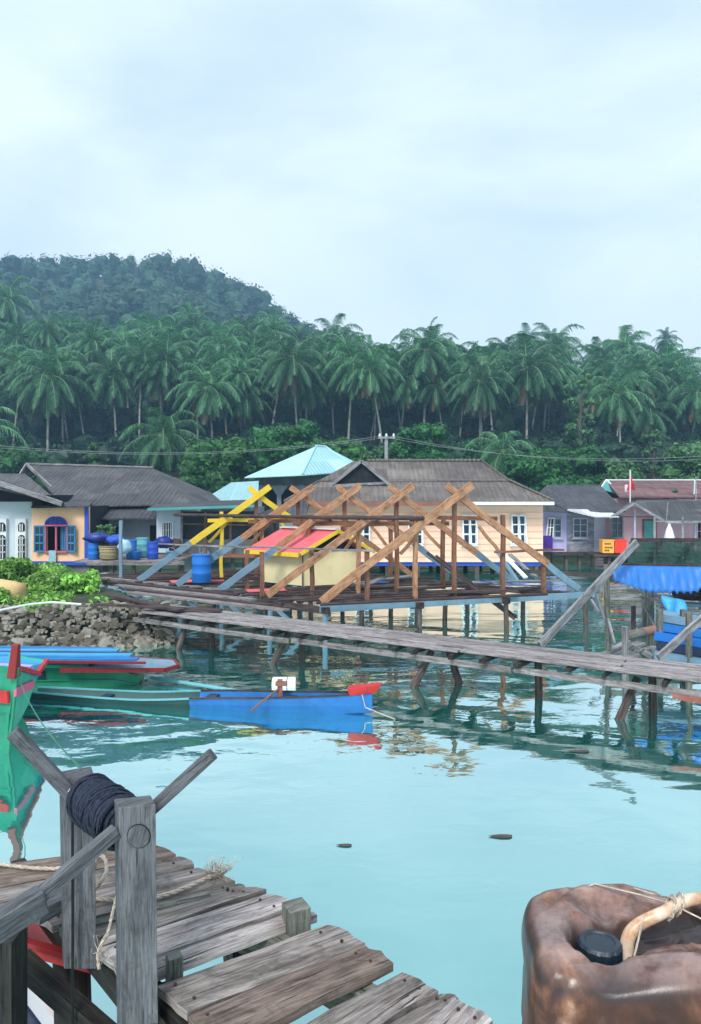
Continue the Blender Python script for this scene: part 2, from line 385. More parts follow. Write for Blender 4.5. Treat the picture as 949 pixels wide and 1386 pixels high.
f = noi(nt, coords(nt, (1, 1, 1), 'Object'), .9, 8, .7); r = ramp(nt, [(.35, (.02, .028, .015)), (.6, (.045, .06, .025)), (.75, (.09, .08, .05))])
nt.links.new(f, r.inputs[0]); nt.links.new(r.outputs[0], bs.inputs['Base Color']); bs.inputs['Roughness'].default_value = .95
bump(nt, bs, f, .6, .1)
struct(b.build('ground', m, smooth=True))
# sea
m, nt, bs = newmat('sea_water')
nt.nodes.remove(bs)
v1 = coords(nt, (.55, 1.0, 1), 'Object')
n1 = noi(nt, v1, .75, 2, .4, .6)
n2 = noi(nt, coords(nt, (1.0, 1.7, 1), 'Object'), 2.3, 3, .5, .4)
n3 = noi(nt, coords(nt, (1, 1, 1), 'Object'), .22, 2, .5)
pk = ramp(nt, [(.35, .15), (.65, 1.0)]); nt.links.new(n3, pk.inputs[0])
mu = N(nt, 'ShaderNodeMath', operation='MULTIPLY'); nt.links.new(n2, mu.inputs[0]); nt.links.new(pk.outputs[0], mu.inputs[1])
sep = N(nt, 'ShaderNodeSeparateXYZ'); t = N(nt, 'ShaderNodeTexCoord'); nt.links.new(t.outputs['Object'], sep.inputs[0])
mr = N(nt, 'ShaderNodeMapRange'); mr.inputs[1].default_value = 4.6; mr.inputs[2].default_value = 9.5; mr.inputs[3].default_value = .10; mr.inputs[4].default_value = 1
nt.links.new(sep.outputs['Y'], mr.inputs[0])   # the jetty's lee is calmer than the open channel
ma = N(nt, 'ShaderNodeMath', operation='MULTIPLY_ADD'); nt.links.new(mu.outputs[0], ma.inputs[0]); ma.inputs[1].default_value = .20; nt.links.new(n1, ma.inputs[2])
mb = N(nt, 'ShaderNodeMath', operation='MULTIPLY'); nt.links.new(ma.outputs[0], mb.inputs[0]); nt.links.new(mr.outputs[0], mb.inputs[1])
bp = N(nt, 'ShaderNodeBump'); bp.inputs['Strength'].default_value = 1; bp.inputs['Distance'].default_value = .050
nt.links.new(mb.outputs[0], bp.inputs['Height'])
df = N(nt, 'ShaderNodeBsdfDiffuse'); gl = N(nt, 'ShaderNodeBsdfGlossy'); gl.inputs['Roughness'].default_value = .015
gl.inputs['Color'].default_value = (.84, 1, .98, 1)
cdep = ramp(nt, [(.3, (.010, .17, .15)), (.7, (.016, .27, .24))]); nt.links.new(noi(nt, coords(nt, (1, 1, 1), 'Object'), .15, 3), cdep.inputs[0])
nt.links.new(cdep.outputs[0], df.inputs['Color'])
fr = N(nt, 'ShaderNodeFresnel'); fr.inputs['IOR'].default_value = 2.6
for x in (fr, df, gl): nt.links.new(bp.outputs[0], x.inputs['Normal'])
fa = N(nt, 'ShaderNodeMath', operation='MULTIPLY_ADD', use_clamp=True); nt.links.new(fr.outputs[0], fa.inputs[0]); fa.inputs[1].default_value = 4.2; fa.inputs[2].default_value = -.42
ms = N(nt, 'ShaderNodeMixShader'); fm_ = N(nt, 'ShaderNodeMath', operation='MINIMUM'); nt.links.new(fa.outputs[0], fm_.inputs[0]); fm_.inputs[1].default_value = .86; nt.links.new(fm_.outputs[0], ms.inputs[0]); nt.links.new(df.outputs[0], ms.inputs[1]); nt.links.new(gl.outputs[0], ms.inputs[2])
nt.links.new(ms.outputs[0], nt.nodes['Material Output'].inputs['Surface'])
b = MB(); b.add([(-320, -80, 0), (320, -80, 0), (320, 330, 0), (-320, 330, 0)], [(0, 1, 2, 3)])
struct(b.build('sea', m))
# ------------------------------------------------------------------ vegetation
def leafball(b, c, rad, n, size, mi=0, flat=1.0, droop=.3):
    """n leaf quads near the surface of a lumpy blob"""
    c = Vector(c)
    if n >= 40:      # leafy mass inside the clump
        k = U(0, 99); vs = []
        for j in range(6):
            t = math.pi*j/5
            for i in range(7):
                ph = 2*math.pi*i/7; d = V(math.sin(t)*math.cos(ph), math.sin(t)*math.sin(ph), math.cos(t)); q = .62+.35*noise.noise(d*2+V(k, 0, 0))
                vs.append(c+V(d.x*rad[0], d.y*rad[1], d.z*rad[2])*q)
        b.add(vs, [(j*7+i, j*7+(i+1) % 7, (j+1)*7+(i+1) % 7, (j+1)*7+i) for j in range(5) for i in range(7)], None, mi)
    for i in range(n):
        d = V(random.gauss(0, 1), random.gauss(0, 1), random.gauss(0, 1)).normalized()
        rr = (U(.35, 1.0)**.5)
        p = c+V(d.x*rad[0], d.y*rad[1], d.z*rad[2])*rr
        nrm = (d+V(U(-1, 1), U(-1, 1), U(-.4, 1.2))*.8).normalized()
        a = nrm.orthogonal().normalized(); a.rotate(Matrix.Rotation(U(0, 6.28), 3, nrm)); t = nrm.cross(a)
        s = size*U(.6, 1.3)
        b.add([p-a*s*.55, p-t*s*.28-nrm*s*.05, p+a*s*.55, p+t*s*.28-nrm*s*.05], [(0, 1, 2, 3)], a, mi)
def tree_mesh(H, W, leafm, clumps, nleaf, size, trunk_h=.45, lean=0, shape='round'):
    """root at origin: returns (trunk MB, crown MB)"""
    t = MB(); c = MB()
    top = V(lean, 0, H*.75)
    t.tube([V(0, 0, -.5), V(lean*.3, .05, H*.35), top], [W*.05+.06, W*.035+.04, .03], 8)
    for i in range(clumps):
        a = U(0, 6.28); u = i/clumps
        if shape == 'round':
            zz = U(trunk_h, .93); rr = W*.5*math.sqrt(max(.05, 1-((zz-(1+trunk_h)/2+.08)/(.62*(1.05-trunk_h)))**2))*U(.35, .85)
            cr = W*U(.13, .23)
        elif shape == 'cone':
            zz = U(trunk_h, .97); rr = W*.5*(1.05-zz)*U(.4, 1); cr = W*U(.12, .2)
        else:
            zz = U(trunk_h, .95); rr = W*.5*U(.2, .9); cr = W*U(.10, .18)
        p = V(lean*zz+rr*math.cos(a), rr*math.sin(a), H*zz)
        leafball(c, p, (cr, cr, cr*.72), nleaf, size)
        if i % 2 == 0: t.tube([V(lean*zz*.7, 0, H*zz*.55), lerp(V(lean*zz*.7, 0, H*zz*.55), p, .55)+V(0, 0, .15), p], [.06, .045, .015], 5)
    return t, c
def make_tree(name, loc, H, W, lm, clumps, nleaf, size, label, cat='tree', group=None, trunk_h=.3, lean=0, shape='round'):
    th = thing(name, (0, 0, 0), label, cat, group)
    t, c = tree_mesh(H, W, lm, clumps, nleaf, size, trunk_h, lean, shape)
    t.build('trunk', M['bark2'], th); c.build('crown', lm, th)
    th.location = loc; return th
def make_palm(H, lean, nfr, L, seed, yellow=.15):
    random.seed(seed)
    th = thing('coconut_palm', (0, 0, 0), 'palm', 'palm tree', 'coconut palms of the grove')
    t = MB(); a = U(0, 6.28); ld = V(math.cos(a), math.sin(a)*.5, 0)*lean
    pts = [V(0, 0, -1)+ld*0]+[ld*(k/7)**1.7+V(0, 0, H*k/7) for k in range(8)]
    t.tube(pts, [.24, .19, .15, .135, .125, .12, .115, .11, .105], 8)
    t.build('trunk', M['bark'], th, smooth=True)
    c = MB(); top = pts[-1]
    for i in range(nfr):
        az = i*2.39996+U(-.2, .2); u = (i+.5)/nfr; el = R(80-152*u**.9+U(-10, 10))
        Lf = L*(.72+.28*math.sin(math.pi*min(1, u+.25)))*U(.88, 1.08)
        p = top+V(0, 0, .1); d = V(math.cos(az)*math.cos(el), math.sin(az)*math.cos(el), math.sin(el))
        seg = 9; old = u > .8 and random.random() < yellow*2.2
        mi = (3 if random.random() < .55 else 1) if old else 0
        if u > .93: mi = 3
        rp = [p.copy()]; ds = [d.copy()]
        for k in range(seg):
            d = (d+V(0, 0, -1)*(.075+.032*k)*(1.35-.5*max(0, -d.z))).normalized()
            p = p+d*Lf/seg; rp.append(p.copy()); ds.append(d.copy())
        side = V(-math.sin(az), math.cos(az), 0)
        c.tube(rp, [.05-.0045*k for k in range(seg+1)], 3, mi=2, cap=False)
        nl = 34
        for k in range(nl):
            s = .08+.92*(k+.5)/nl; fi = s*seg; j = min(seg-1, int(fi)); q = rp[j].lerp(rp[j+1], fi-j); dd = ds[j]
            ll = Lf*.25*(math.sin(math.pi*min(1, s*.9+.12))**.6)*U(.8, 1.1)+.12
            for sg in (-1, 1):
                dr = U(.6, 1.4)
                l1 = (side*sg*.8+dd*.55+V(0, 0, -.25*dr)).normalized(); l2 = (side*sg*.45+dd*.35+V(0, 0, -dr)).normalized()
                wv = dd*.05
                a1 = q+l1*ll*.5; a2 = a1+l2*ll*.55
                c.add([q-wv, q+wv, a1+wv*.9, a1-wv*.9, a2], [(0, 1, 2, 3), (3, 2, 4)], l1, mi)
    # coconuts and dead sheath
    for k in range(6):
        a = k*1.05; c.add([top+V(math.cos(a)*.25+dx, math.sin(a)*.25+dy, -.25+dz) for dx, dy, dz in ((.14, 0, 0), (-.14, 0, 0), (0, .14, 0), (0, -.14, 0), (0, 0, .16), (0, 0, -.16))],
              [(0, 2, 4), (2, 1, 4), (1, 3, 4), (3, 0, 4), (2, 0, 5), (1, 2, 5), (3, 1, 5), (0, 3, 5)], None, 1)
    c.build('crown', [M['palm'], M['palmlt'], M['rib'], M['palmdead']], th)
    th['_h'] = H
    return th
protos = [make_palm(10, 1.2, 34, 5.3, 11), make_palm(13, 1.8, 36, 5.2, 12, .25), make_palm(11.5, .6, 38, 5.6, 13), make_palm(9, 2.2, 30, 5.4, 14, .1), make_palm(14, 1.0, 32, 4.9, 15), make_palm(12, 2.4, 40, 5.0, 16, .3)]
used = [False]*len(protos)
def place_palm(k, px, py_c, Y, label, sc=1.0, rz=None, group='coconut palms of the grove', squash=1):
    """crown centre at px,py_c at distance Y"""
    p = P(px, py_c, Y)
    o = protos[k] if not used[k] else copy_tree(protos[k]); used[k] = True
    base = terr(p.x, p.y)
    h = p.z-base; s = sc
    o.location = (p.x, p.y, p.z-protos[k]['_h']*s); o.scale = (s, s, s)
    # the trunk foot must reach the ground: stretch the whole palm slightly if it is short, sink if long
    zf = h/protos[k]['_h']
    if zf > s: 
        o.scale = (s, s, s)
        for ch in o.children:
            if ch.name.startswith('trunk'):
                ch.scale = (1, 1, zf/s); ch.location = (0, 0, protos[k]['_h']*(1-zf/s))
    o.rotation_euler = (U(-.06, .06), U(-.07, .07), rz if rz is not None else U(0, 6.28))
    o['label'] = label; o['group'] = group
    return o
random.seed(5)
front = [
 (2, 65, 512, 76, 1.05, 'tall coconut palm with drooping crown behind the ridge of the left grey roof'),
 (5, 160, 512, 78, 1.0, 'coconut palm with hanging crown above the low palm, left of the big shrub mound'),
 (3, 190, 590, 55, .78, 'low broad coconut palm just above the right end of the left grey roof'),
 (0, 288, 528, 74, .95, 'coconut palm with yellowing lower fronds above the round shrub mound'),
 (4, 14, 408, 112, 1.3, 'tall palm standing against the far blue hill at the left edge'),
 (1, 405, 492, 76, .95, 'coconut palm above the turquoise hip roof with a long bare trunk'),
 (2, 470, 492, 76, .95, 'coconut palm standing over the right end of the turquoise hip roof'),
 (5, 520, 502, 72, .85, 'coconut palm directly behind the utility pole with a closed narrow crown'),
 (4, 575, 478, 78, 1.0, 'tall coconut palm behind the round tree beyond the pink orange house'),
 (0, 648, 520, 72, .9, 'coconut palm with pale leaning trunk behind the right half of the pink orange house roof'),
 (2, 712, 500, 74, .98, 'large crowned coconut palm behind the wide bush right of the pink orange house'),
 (1, 843, 532, 70, .85, 'coconut palm behind the pointed red flag with straight bare trunk'),
 (5, 885, 505, 84, 1.0, 'coconut palm half hidden at the right behind the dark red roof'),
 (4, 850, 470, 100, 1.05, 'tall coconut palm rising over the canopy right of the grove'),
 (4, 902, 460, 150, .75, 'small lone palm silhouetted against the sky at the right'),
 (3, -12, 585, 58, .9, 'palm cut by the left edge with fronds hanging over the house'),
 (3, 708, 610, 52, .62, 'short young palm with arching fronds growing in the wide bush'),
 (0, 935, 535, 78, .95, 'coconut palm cut by the right edge of the view'),
]
for k, px, py, Y, s, lb in front: place_palm(k, px, py, Y, lb, s)
shared = 'coconut palm crowded into the back rows of the hillside grove'
rows = [(80, 500, 50, .85), (86, 480, 62, 1.0), (97, 465, 56, 1.0), (110, 455, 52, 1.0), (126, 452, 50, 1.0)]
for ri, (Y, yc, step, s) in enumerate(rows):
    px = -60+ri*17
    while px < 1010:
        q = px+U(-14, 14); yy = yc+U(-14, 18)+(22 if q > 460 else 4)+(4 if q > 750 else 0)+(16 if q > 850 else 0)+(-6 if q < 400 else 0)
        place_palm(random.choice((0, 1, 2, 4, 5)), q, yy, Y*U(.96, 1.05), shared, s*U(.68, 1.08))
        px += step*U(.8, 1.2)
for q, yy, Y in [(45, 505, 82), (95, 498, 80), (215, 492, 80), (255, 510, 82), (310, 498, 80), (365, 500, 80), (425, 505, 82), (495, 498, 80), (545, 492, 80), (590, 500, 82), (622, 505, 80), (668, 500, 80), (735, 505, 82), (862, 515, 80), (905, 520, 82), (110, 540, 84), (235, 500, 88), (345, 500, 86), (330, 540, 80), (440, 520, 88), (600, 515, 85), (625, 500, 90), (680, 530, 84), (760, 520, 86), (800, 500, 92), (30, 540, 88), (555, 520, 84)]:
    place_palm(random.choice((0, 1, 2, 5)), q, yy, Y, shared, U(.8, .95))
# broadleaf trees and shrubs behind the roofs
def tree_px(name, px, ytop, ybase_hidden, wpx, Y, lm, label, cat='tree', **k):
    x = (px-CX)/F*Y; base = terr(x, Y); H = ZC+(HY-ytop)/F*Y-base; W = wpx/F*Y
    return make_tree(name, (x, Y, base), H, W, lm, label=label, cat=cat, **k)
random.seed(21)
kw = dict(clumps=44, nleaf=120, size=.30, trunk_h=.08)
tree_px('broadleaf_tree', 292, 597, 0, 125, 50, M['leafB'], 'wide round leafy tree left of the turquoise hip roof', **kw)
tree_px('broadleaf_tree', 385, 570, 0, 110, 56, M['leafA'], 'leafy tree rising behind the turquoise hip roof', **kw)
tree_px('broadleaf_tree', 455, 592, 0, 90, 55, M['leafB'], 'small tree between the turquoise roof and the utility pole', **kw)
tree_px('broadleaf_tree', 572, 574, 0, 92, 53, M['leafA'], 'dense round tree behind the ridge of the pink orange house', **kw)
tree_px('broadleaf_tree', 512, 606, 0, 60, 50, M['leafC'], 'low light green tree beside the utility pole', **kw)
tree_px('broadleaf_tree', 725, 612, 0, 105, 50, M['leafA'], 'wide dark bush behind the right hip of the pink orange house', 'bush', **kw)
tree_px('broadleaf_tree', 790, 606, 0, 90, 52, M['leafA'], 'dark leafy tree behind the dark roof ridge right of the pink orange house', **kw)
tree_px('slender_tree', 785, 497, 0, 50, 68, M['leafC'], 'tall slender pale tree standing in front of the palms at right', clumps=26, nleaf=55, size=.34, trunk_h=.25, shape='loose')
tree_px('slender_tree', 885, 580, 0, 36, 56, M['leafC'], 'pale thin sapling behind the dark red roof', clumps=16, nleaf=60, size=.26, trunk_h=.3, shape='loose')
tree_px('broadleaf_tree', 945, 600, 0, 90, 54, M['leafC'], 'light green tree cut by the right edge behind the roofs', **kw)
tree_px('broadleaf_tree', 845, 622, 0, 60, 49, M['leafC'], 'low tree behind the red flag', **kw)
tree_px('conical_tree', 128, 597, 0, 44, 48, M['leafC'], 'small pointed tree behind the middle of the left grey roof', clumps=26, nleaf=80, size=.26, trunk_h=.1, shape='cone')
tree_px('broadleaf_tree', 262, 645, 0, 60, 44, M['leafA'], 'low bluish green bush left of the small turquoise roof', 'bush', **kw)
tree_px('broadleaf_tree', 20, 610, 0, 130, 56, M['leafA'], 'dark tree behind the left end of the grey roof', **kw)
tree_px('broadleaf_tree', 660, 600, 0, 80, 60, M['leafA'], 'shadowy tree behind the right end of the pink orange house ridge', **kw)
tree_px('roof_shrub', 912, 652, 0, 26, 37.5, M['leafC'], 'small shrub showing above the roof in front of the dark red roof', 'shrub', clumps=16, nleaf=60, size=.16, trunk_h=.5)
# dense wood below and behind the palms: nobody could count it
random.seed(33)
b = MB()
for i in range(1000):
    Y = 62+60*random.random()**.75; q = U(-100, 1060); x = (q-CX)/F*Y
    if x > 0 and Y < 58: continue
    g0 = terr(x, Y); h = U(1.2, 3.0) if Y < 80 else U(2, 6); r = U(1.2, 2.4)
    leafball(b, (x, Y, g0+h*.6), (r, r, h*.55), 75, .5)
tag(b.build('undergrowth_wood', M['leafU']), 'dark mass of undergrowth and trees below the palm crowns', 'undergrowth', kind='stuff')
b = MB()
for i in range(2300):
    Y = 118+150*random.random()**.9; q = U(-130, 1080); x = (q-CX)/F*Y
    g0 = terr(x, Y); h = U(3, 8); r = U(2.2, 4.2)
    leafball(b, (x, Y, g0+h*.55), (r, r, h*.5), 72, .85)
tag(b.build('hillside_forest', M['leafF']), 'far off forest covering the hill behind the palm grove', 'forest', kind='stuff')
# ------------------------------------------------------------------ shore bank
random.seed(41)
def rock_mesh(seed, s=1):
    random.seed(seed); b = MB(); n = 10; m_ = 7; vs = []
    for j in range(m_+1):
        th = math.pi*j/m_
        for i in range(n):
            ph = 2*math.pi*i/n; d = V(math.sin(th)*math.cos(ph), math.sin(th)*math.sin(ph), math.cos(th))
            r = 1+.5*noise.noise(d*1.3+V(seed*3.1, 0, 0))+.25*noise.noise(d*3+V(0, seed, 0))
            d = V(math.copysign(abs(d.x)**.8, d.x), math.copysign(abs(d.y)**.8, d.y), d.z*.75)
            vs.append(d*r*s)
    fs = [(j*n+i, j*n+(i+1) % n, (j+1)*n+(i+1) % n, (j+1)*n+i) for j in range(m_) for i in range(n)]
    b.add(vs, fs); return b
rp = []
for k in range(6):
    o = rock_mesh(50+k, .13).build('rock', [M['rock'], M['rocklt'], M['rock'], M['rocktan'], M['rock'], M['rocklt']][k]); rp.append(o)
random.seed(42); ur = [0]*6
def place_rock(k, x, y, z, s):
    o = rp[k] if not ur[k] else rp[k].copy()
    if ur[k]: col.objects.link(o)
    ur[k] = 1; o.location = (x, y, z); o.scale = (s*U(.8, 1.3), s*U(.8, 1.2), s*U(.7, 1.1)); o.rotation_euler = (U(-.5, .5), U(-.5, .5), U(0, 6.28))
    tag(o, 'rough rock of the rubble shore bank below the green plants', 'rock', 'rocks heaped on the shore bank')
for i in range(230):
    x = U(-8.2, -3.7); fy = 14.3+max(0, (x+7))*.26; t = random.random()
    y = fy-.30+t*1.05; z = -.02+.68*sm(0, 1, t)+U(-.03, .06)
    place_rock(random.choice((0, 1, 2, 4, 0, 2, 5, 3)) if x < -7 else random.choice((0, 1, 2, 4, 0, 2, 5)), x, y, z, U(.6, 1.25)*(1.1 if t < .4 else .8))
for i in range(22):
    t = U(0, 1); place_rock(random.choice((0, 2, 4, 1)), -3.85+U(-.15, .15)-t*.6, 15.3+t*2.3, U(.1, .45), U(.6, 1.1))
b = MB()
for i in range(900):
    x = U(-8.5, -3.6); fy = 14.3+max(0, (x+7))*.26; t = random.random(); s = U(.02, .05)
    c = V(x, fy-.4+t*1.2, .02+.7*sm(0, 1, t))
    b.add([c+V(a*s*U(.6, 1.4), bb*s*U(.6, 1.4), d*s*U(.5, 1)) for d in (-1, 1) for a, bb in ((-1, -1), (1, -1), (1, 1), (-1, 1))],
          [(3, 2, 1, 0), (4, 5, 6, 7), (0, 1, 5, 4), (1, 2, 6, 5), (2, 3, 7, 6), (3, 0, 4, 7)], None, random.choice((0, 1, 1)))
tag(b.build('rubble', [M['rock'], M['rocklt']]), 'small broken stones and shells filling gaps between the bank rocks', 'rubble', kind='stuff')
# ground cover and shrubs
random.seed(44); b = MB()
for i in range(420):
    y = U(14.75, 25); x = U(-13, bank_edge(y)-(1.5 if y < 20.5 else .6)); 
    if (x+8)**2*.5+(y-16.8)**2*.3 < .6 and x < -7.2: continue
    g0 = terr(x, y); r = U(.12, .26)
    leafball(b, (x, y, g0+.03), (r*1.3, r*1.3, r*.7), 34, .11)
tag(b.build('ground_cover', M['leafD']), 'creeping bright green weeds covering the top of the shore bank', 'ground cover', kind='stuff')
kb = dict(clumps=26, nleaf=90, size=.13, trunk_h=.1, cat='bush')
for px, yt, wp, Y, lb in [(62, 781, 62, 17.2, 'bright green leafy bush in front of the orange wall, left one of the pair'),
                          (105, 777, 66, 17.6, 'bright green leafy bush in front of the blue corner trim of the orange room'),
                          (18, 757, 66, 19.5, 'green bush below the ornate window of the white wall'),
                          (-18, 800, 70, 15.8, 'green creeping bush at the left edge beside the tan hull')]:
    x = (px-CX)/F*Y; g0 = terr(x, Y); make_tree('leafy_bush', (x, Y, g0), ZC-(yt-HY)/F*Y-g0, wp/F*Y, M['leafD'], label=lb, **kb)
x = (142-CX)/F*23.7
make_tree('potted_shrub', (x, 23.7, 1.05), 1.02, .62, M['leafC'], 14, 45, .1, 'small light green shrub behind the wicker basket and blue tarps', 'shrub', trunk_h=.35)
# tan hull with white rim on the bank
th = thing('upturned_dinghy', G(10, 815, .75), 'tan upturned dinghy hull with a white rim lying in the weeds at the left edge', 'boat')
b = MB(); c0 = V(-7.9, 16.3, .72); n = 14; vs = []
for j in range(9):
    u = j/8; wv = math.sin(math.pi*min(1, .12+u*.88))**.5*.52
    for i in range(n+1):
        a = math.pi*i/n; vs.append(c0+V(-1.6+2.35*u, 0, 0)+V(0, math.cos(a)*wv, math.sin(a)*.46*math.sin(math.pi*(.15+.8*u*.9))**.4))
b.add(vs, [(j*(n+1)+i, j*(n+1)+i+1, (j+1)*(n+1)+i+1, (j+1)*(n+1)+i) for j in range(8) for i in range(n)]+[tuple(8*(n+1)+i for i in range(n+1))], V(1, 0, 0))
b.build('hull', M['tan'], th, smooth=True)
b = MB(); b.tube([vs[j*(n+1)]+V(0, 0, .03) for j in range(9)]+[vs[8*(n+1)+i] + V(.02, 0, 0) for i in range(0, n+1)], .028, 6); b.build('rim', M['white'], th, smooth=True)
b = MB(); b.tube([G(0, 826, .80), G(40, 818, .84), G(70, 815, .86), G(110, 818, .80)], .022, 6)
tag(b.build('drain_pipe', M['white'], org=G(0, 822, .85)), 'white pipe lying in the weeds along the bank', 'pipe')
# ------------------------------------------------------------------ houses
random.seed(60)
def wall(b, x0, y0, x1, y1, Y, d=.15, Y1=None):
    """front face between pixel corners at distance Y (Y1 at the right end)"""
    Y1 = Y1 or Y
    a = P(x0, y0, Y); c = P(x1, y0, Y1); zb = P(x0, y1, Y).z
    pts = [V(a.x, a.y, zb), V(c.x, c.y, zb), V(c.x, c.y+d, zb), V(a.x, a.y+d, zb)]
    b.hexa(pts+[V(p.x, p.y, a.z) for p in pts], V(1, 0, 0)); return b
def slab(b, pts, t=.05, g=V(1, 0, 0)):
    pts = [Vector(p) for p in pts]; b.prism([p-V(0, 0, t) for p in pts][::-1] if False else [p-V(0, 0, t) for p in pts], V(0, 0, t), g); return b
def window(parent, x0, y0, x1, y1, Y, fm, pm, nx=2, ny=3, fw=.06, arch=False, name='window', label=None):
    a = P(x0, y0, Y); c = P(x1, y1, Y); w_ = c.x-a.x; h = a.z-c.z; b = MB(); f = Y-.03
    b.box((a.x+fw/2, f, (a.z+c.z)/2), (fw, .09, h)); b.box((c.x-fw/2, f, (a.z+c.z)/2), (fw, .09, h))
    b.box(((a.x+c.x)/2, f, a.z-fw/2), (w_-2*fw, .085, fw)); b.box(((a.x+c.x)/2, f, c.z+fw/2), (w_-2*fw, .085, fw))
    for i in range(1, nx): b.box((a.x+w_*i/nx, f-.002, (a.z+c.z)/2), (fw*.7, .07, h-2*fw))
    for j in range(1, ny): b.box(((a.x+c.x)/2, f+.004, c.z+h*j/ny), (w_-2*fw, .05, fw*.5))
    b.box(((a.x+c.x)/2, f-.03, c.z-.03), (w_+.1, .12, .05))
    o = b.build(name, fm, parent, label=label)
    p = MB(); p.box(((a.x+c.x)/2, Y-.008, (a.z+c.z)/2), (w_-fw, .03, h-fw)); p.build('pane', pm, o)
    return o
# --- pink orange house
H = thing('stilt_house', (2.6, 28, .4), 'pink orange stilt house with brown grey hipped roof behind the timber frame', 'house')
b = MB(); zt, zb, YF = 2.72, .46, 28.0
xl, xr = P(396, 0, YF).x, P(735, 0, YF).x
b.hexa([V(xl, YF, zb), V(xr, YF, zb), V(xr, 34.2, zb), V(xl, 34.2, zb), V(xl, YF, zt), V(xr, YF, zt), V(xr, 34.2, zt), V(xl, 34.2, zt)], V(1, 0, 0))
b.build('wall', M['pinkwall'], H)
b = MB()
for i in range(9): b.box(((xl+xr)/2, YF-.012, zb+.24*i+.2), (xr-xl-.02, .02, .018))
b.build('board_seams', plain('seam_pink', (.82, .52, .39), .8), H)
for x0 in (481, 552, 625, 691): window(H, x0, 697, x0+20, 737, YF, M['white'], M['glass'], 2, 3, .05)
for x0 in (481, 552, 625, 691):   # top hung sashes pushed open
    b = MB(); a = P(x0, 697, YF); c = P(x0+20, 735, YF)
    for i in range(2):
        xa = a.x+.03+i*(c.x-a.x)/2; xb = xa+(c.x-a.x)/2-.05
        t0 = V(0, -.09, 0); t1 = V(0, -.38, 0)
        for xx in (xa, xb): b.bar(V(xx, YF, a.z)+t0, V(xx, YF, c.z)+t1, .035, .035)
        for k in (0, .33, .66, 1): b.bar(lerp(V(xa, YF, a.z)+t0, V(xa, YF, c.z)+t1, k), lerp(V(xb, YF, a.z)+t0, V(xb, YF, c.z)+t1, k), .03, .03)
    b.build('open_sash', M['white'], H)
r = MB()
ez = 2.78; el, er, eY, bY = P(385, 0, 27.3).x, P(750, 0, 27.3).x, 27.3, 35.0
rz, rY = 4.42, 31.1; bz, tY = 3.56, 29.3; tl, tr = P(432, 0, tY).x, P(686, 0, tY).x; rl, rr = P(478, 0, rY).x, P(652, 0, rY).x; tB = 32.9
E = [V(el, eY, ez), V(er, eY, ez), V(er, bY, ez), V(el, bY, ez)]; T = [V(tl, tY, bz), V(tr, tY, bz), V(tr, tB, bz), V(tl, tB, bz)]
for i in range(4): slab(r, [E[i], E[(i+1) % 4], T[(i+1) % 4], T[i]], .05, (E[(i+1) % 4]-E[i]).normalized())
up = V(0, 0, .07); T2 = [p+up for p in T]; Rl, Rr = V(rl, rY, rz), V(rr, rY, rz)
slab(r, [T2[0]+V(0, -.12, -.05), T2[1]+V(.1, -.12, -.05), Rr, Rl], .05); slab(r, [T2[1]+V(.1, -.1, -.05), T2[2]+V(.1, 0, 0), Rr], .05, V(0, 1, 0))
slab(r, [T2[2], T2[3], Rl, Rr], .05); slab(r, [T2[3], T2[0]+V(0, -.12, -.05), Rl], .05, V(0, 1, 0))
ga, gl_, gr_ = V(.42, 28.75, 4.36), V(-.75, 28.75, 3.42), V(1.45, 28.75, 3.5)
slab(r, [ga, gr_, V(1.45, 29.6, 3.62), V(.42, 31.05, 4.44)], .05, V(0, 1, 0)); slab(r, [gl_, ga, V(.42, 31.05, 4.44), V(-.75, 30.2, 3.6)], .05, V(0, 1, 0))
ro = r.build('roof', M['roofbrown'], H)
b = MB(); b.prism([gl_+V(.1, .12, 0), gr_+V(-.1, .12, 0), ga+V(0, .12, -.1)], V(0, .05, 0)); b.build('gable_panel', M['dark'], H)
b = MB()
b.bar(gl_+V(-.08, -.03, -.1), ga+V(0, -.03, -.03), .05, .13); b.bar(gr_+V(.08, -.03, -.1), ga+V(0, -.03, -.03), .05, .13)
b.bar(gl_+V(.1, 0, -.06), gr_+V(-.1, 0, -.03), .05, .1)
b.build('bargeboard', M['greywood'], ro)
b = MB(); b.tube([Rl+V(.6, 0, .03), Rr+V(0, 0, .03)], .07, 8); b.build('ridge_cap', M['roofbrown'], ro, smooth=True)
b = MB(); b.tube([Rr+V(0, 0, .03), T[1]+V(0, 0, .08), E[1]+V(0, 0, .02)], .05, 6); b.build('hip_cap', M['roofbrown'], ro, smooth=True)
b = MB(); b.tube([T[0], E[0]], .05, 6); b.build('hip_cap', M['roofbrown'], ro, smooth=True)
b = MB(); b.bar(V(el, eY-.03, ez-.1), V(4.2, eY-.03, ez-.1), .04, .16); b.build('fascia', M['brown'], ro)
b = MB(); b.bar(V(4.2, eY-.03, ez-.09), V(er, eY-.03, ez-.09), .04, .12); b.build('fascia', M['white'], ro, label='white fascia board')
b = MB()
for i in range(9):
    for y in (28.2, 31, 34): b.box((xl+.2+i*(xr-xl-.4)/8, y, -.3), (.16, .16, 1.6))
b.build('stilts', M['pile'], H)
b = MB(); b.box(((xl+xr)/2, 28.2, .38), (xr-xl, .2, .15)); b.build('floor_beam', M['bluetrim'], H)
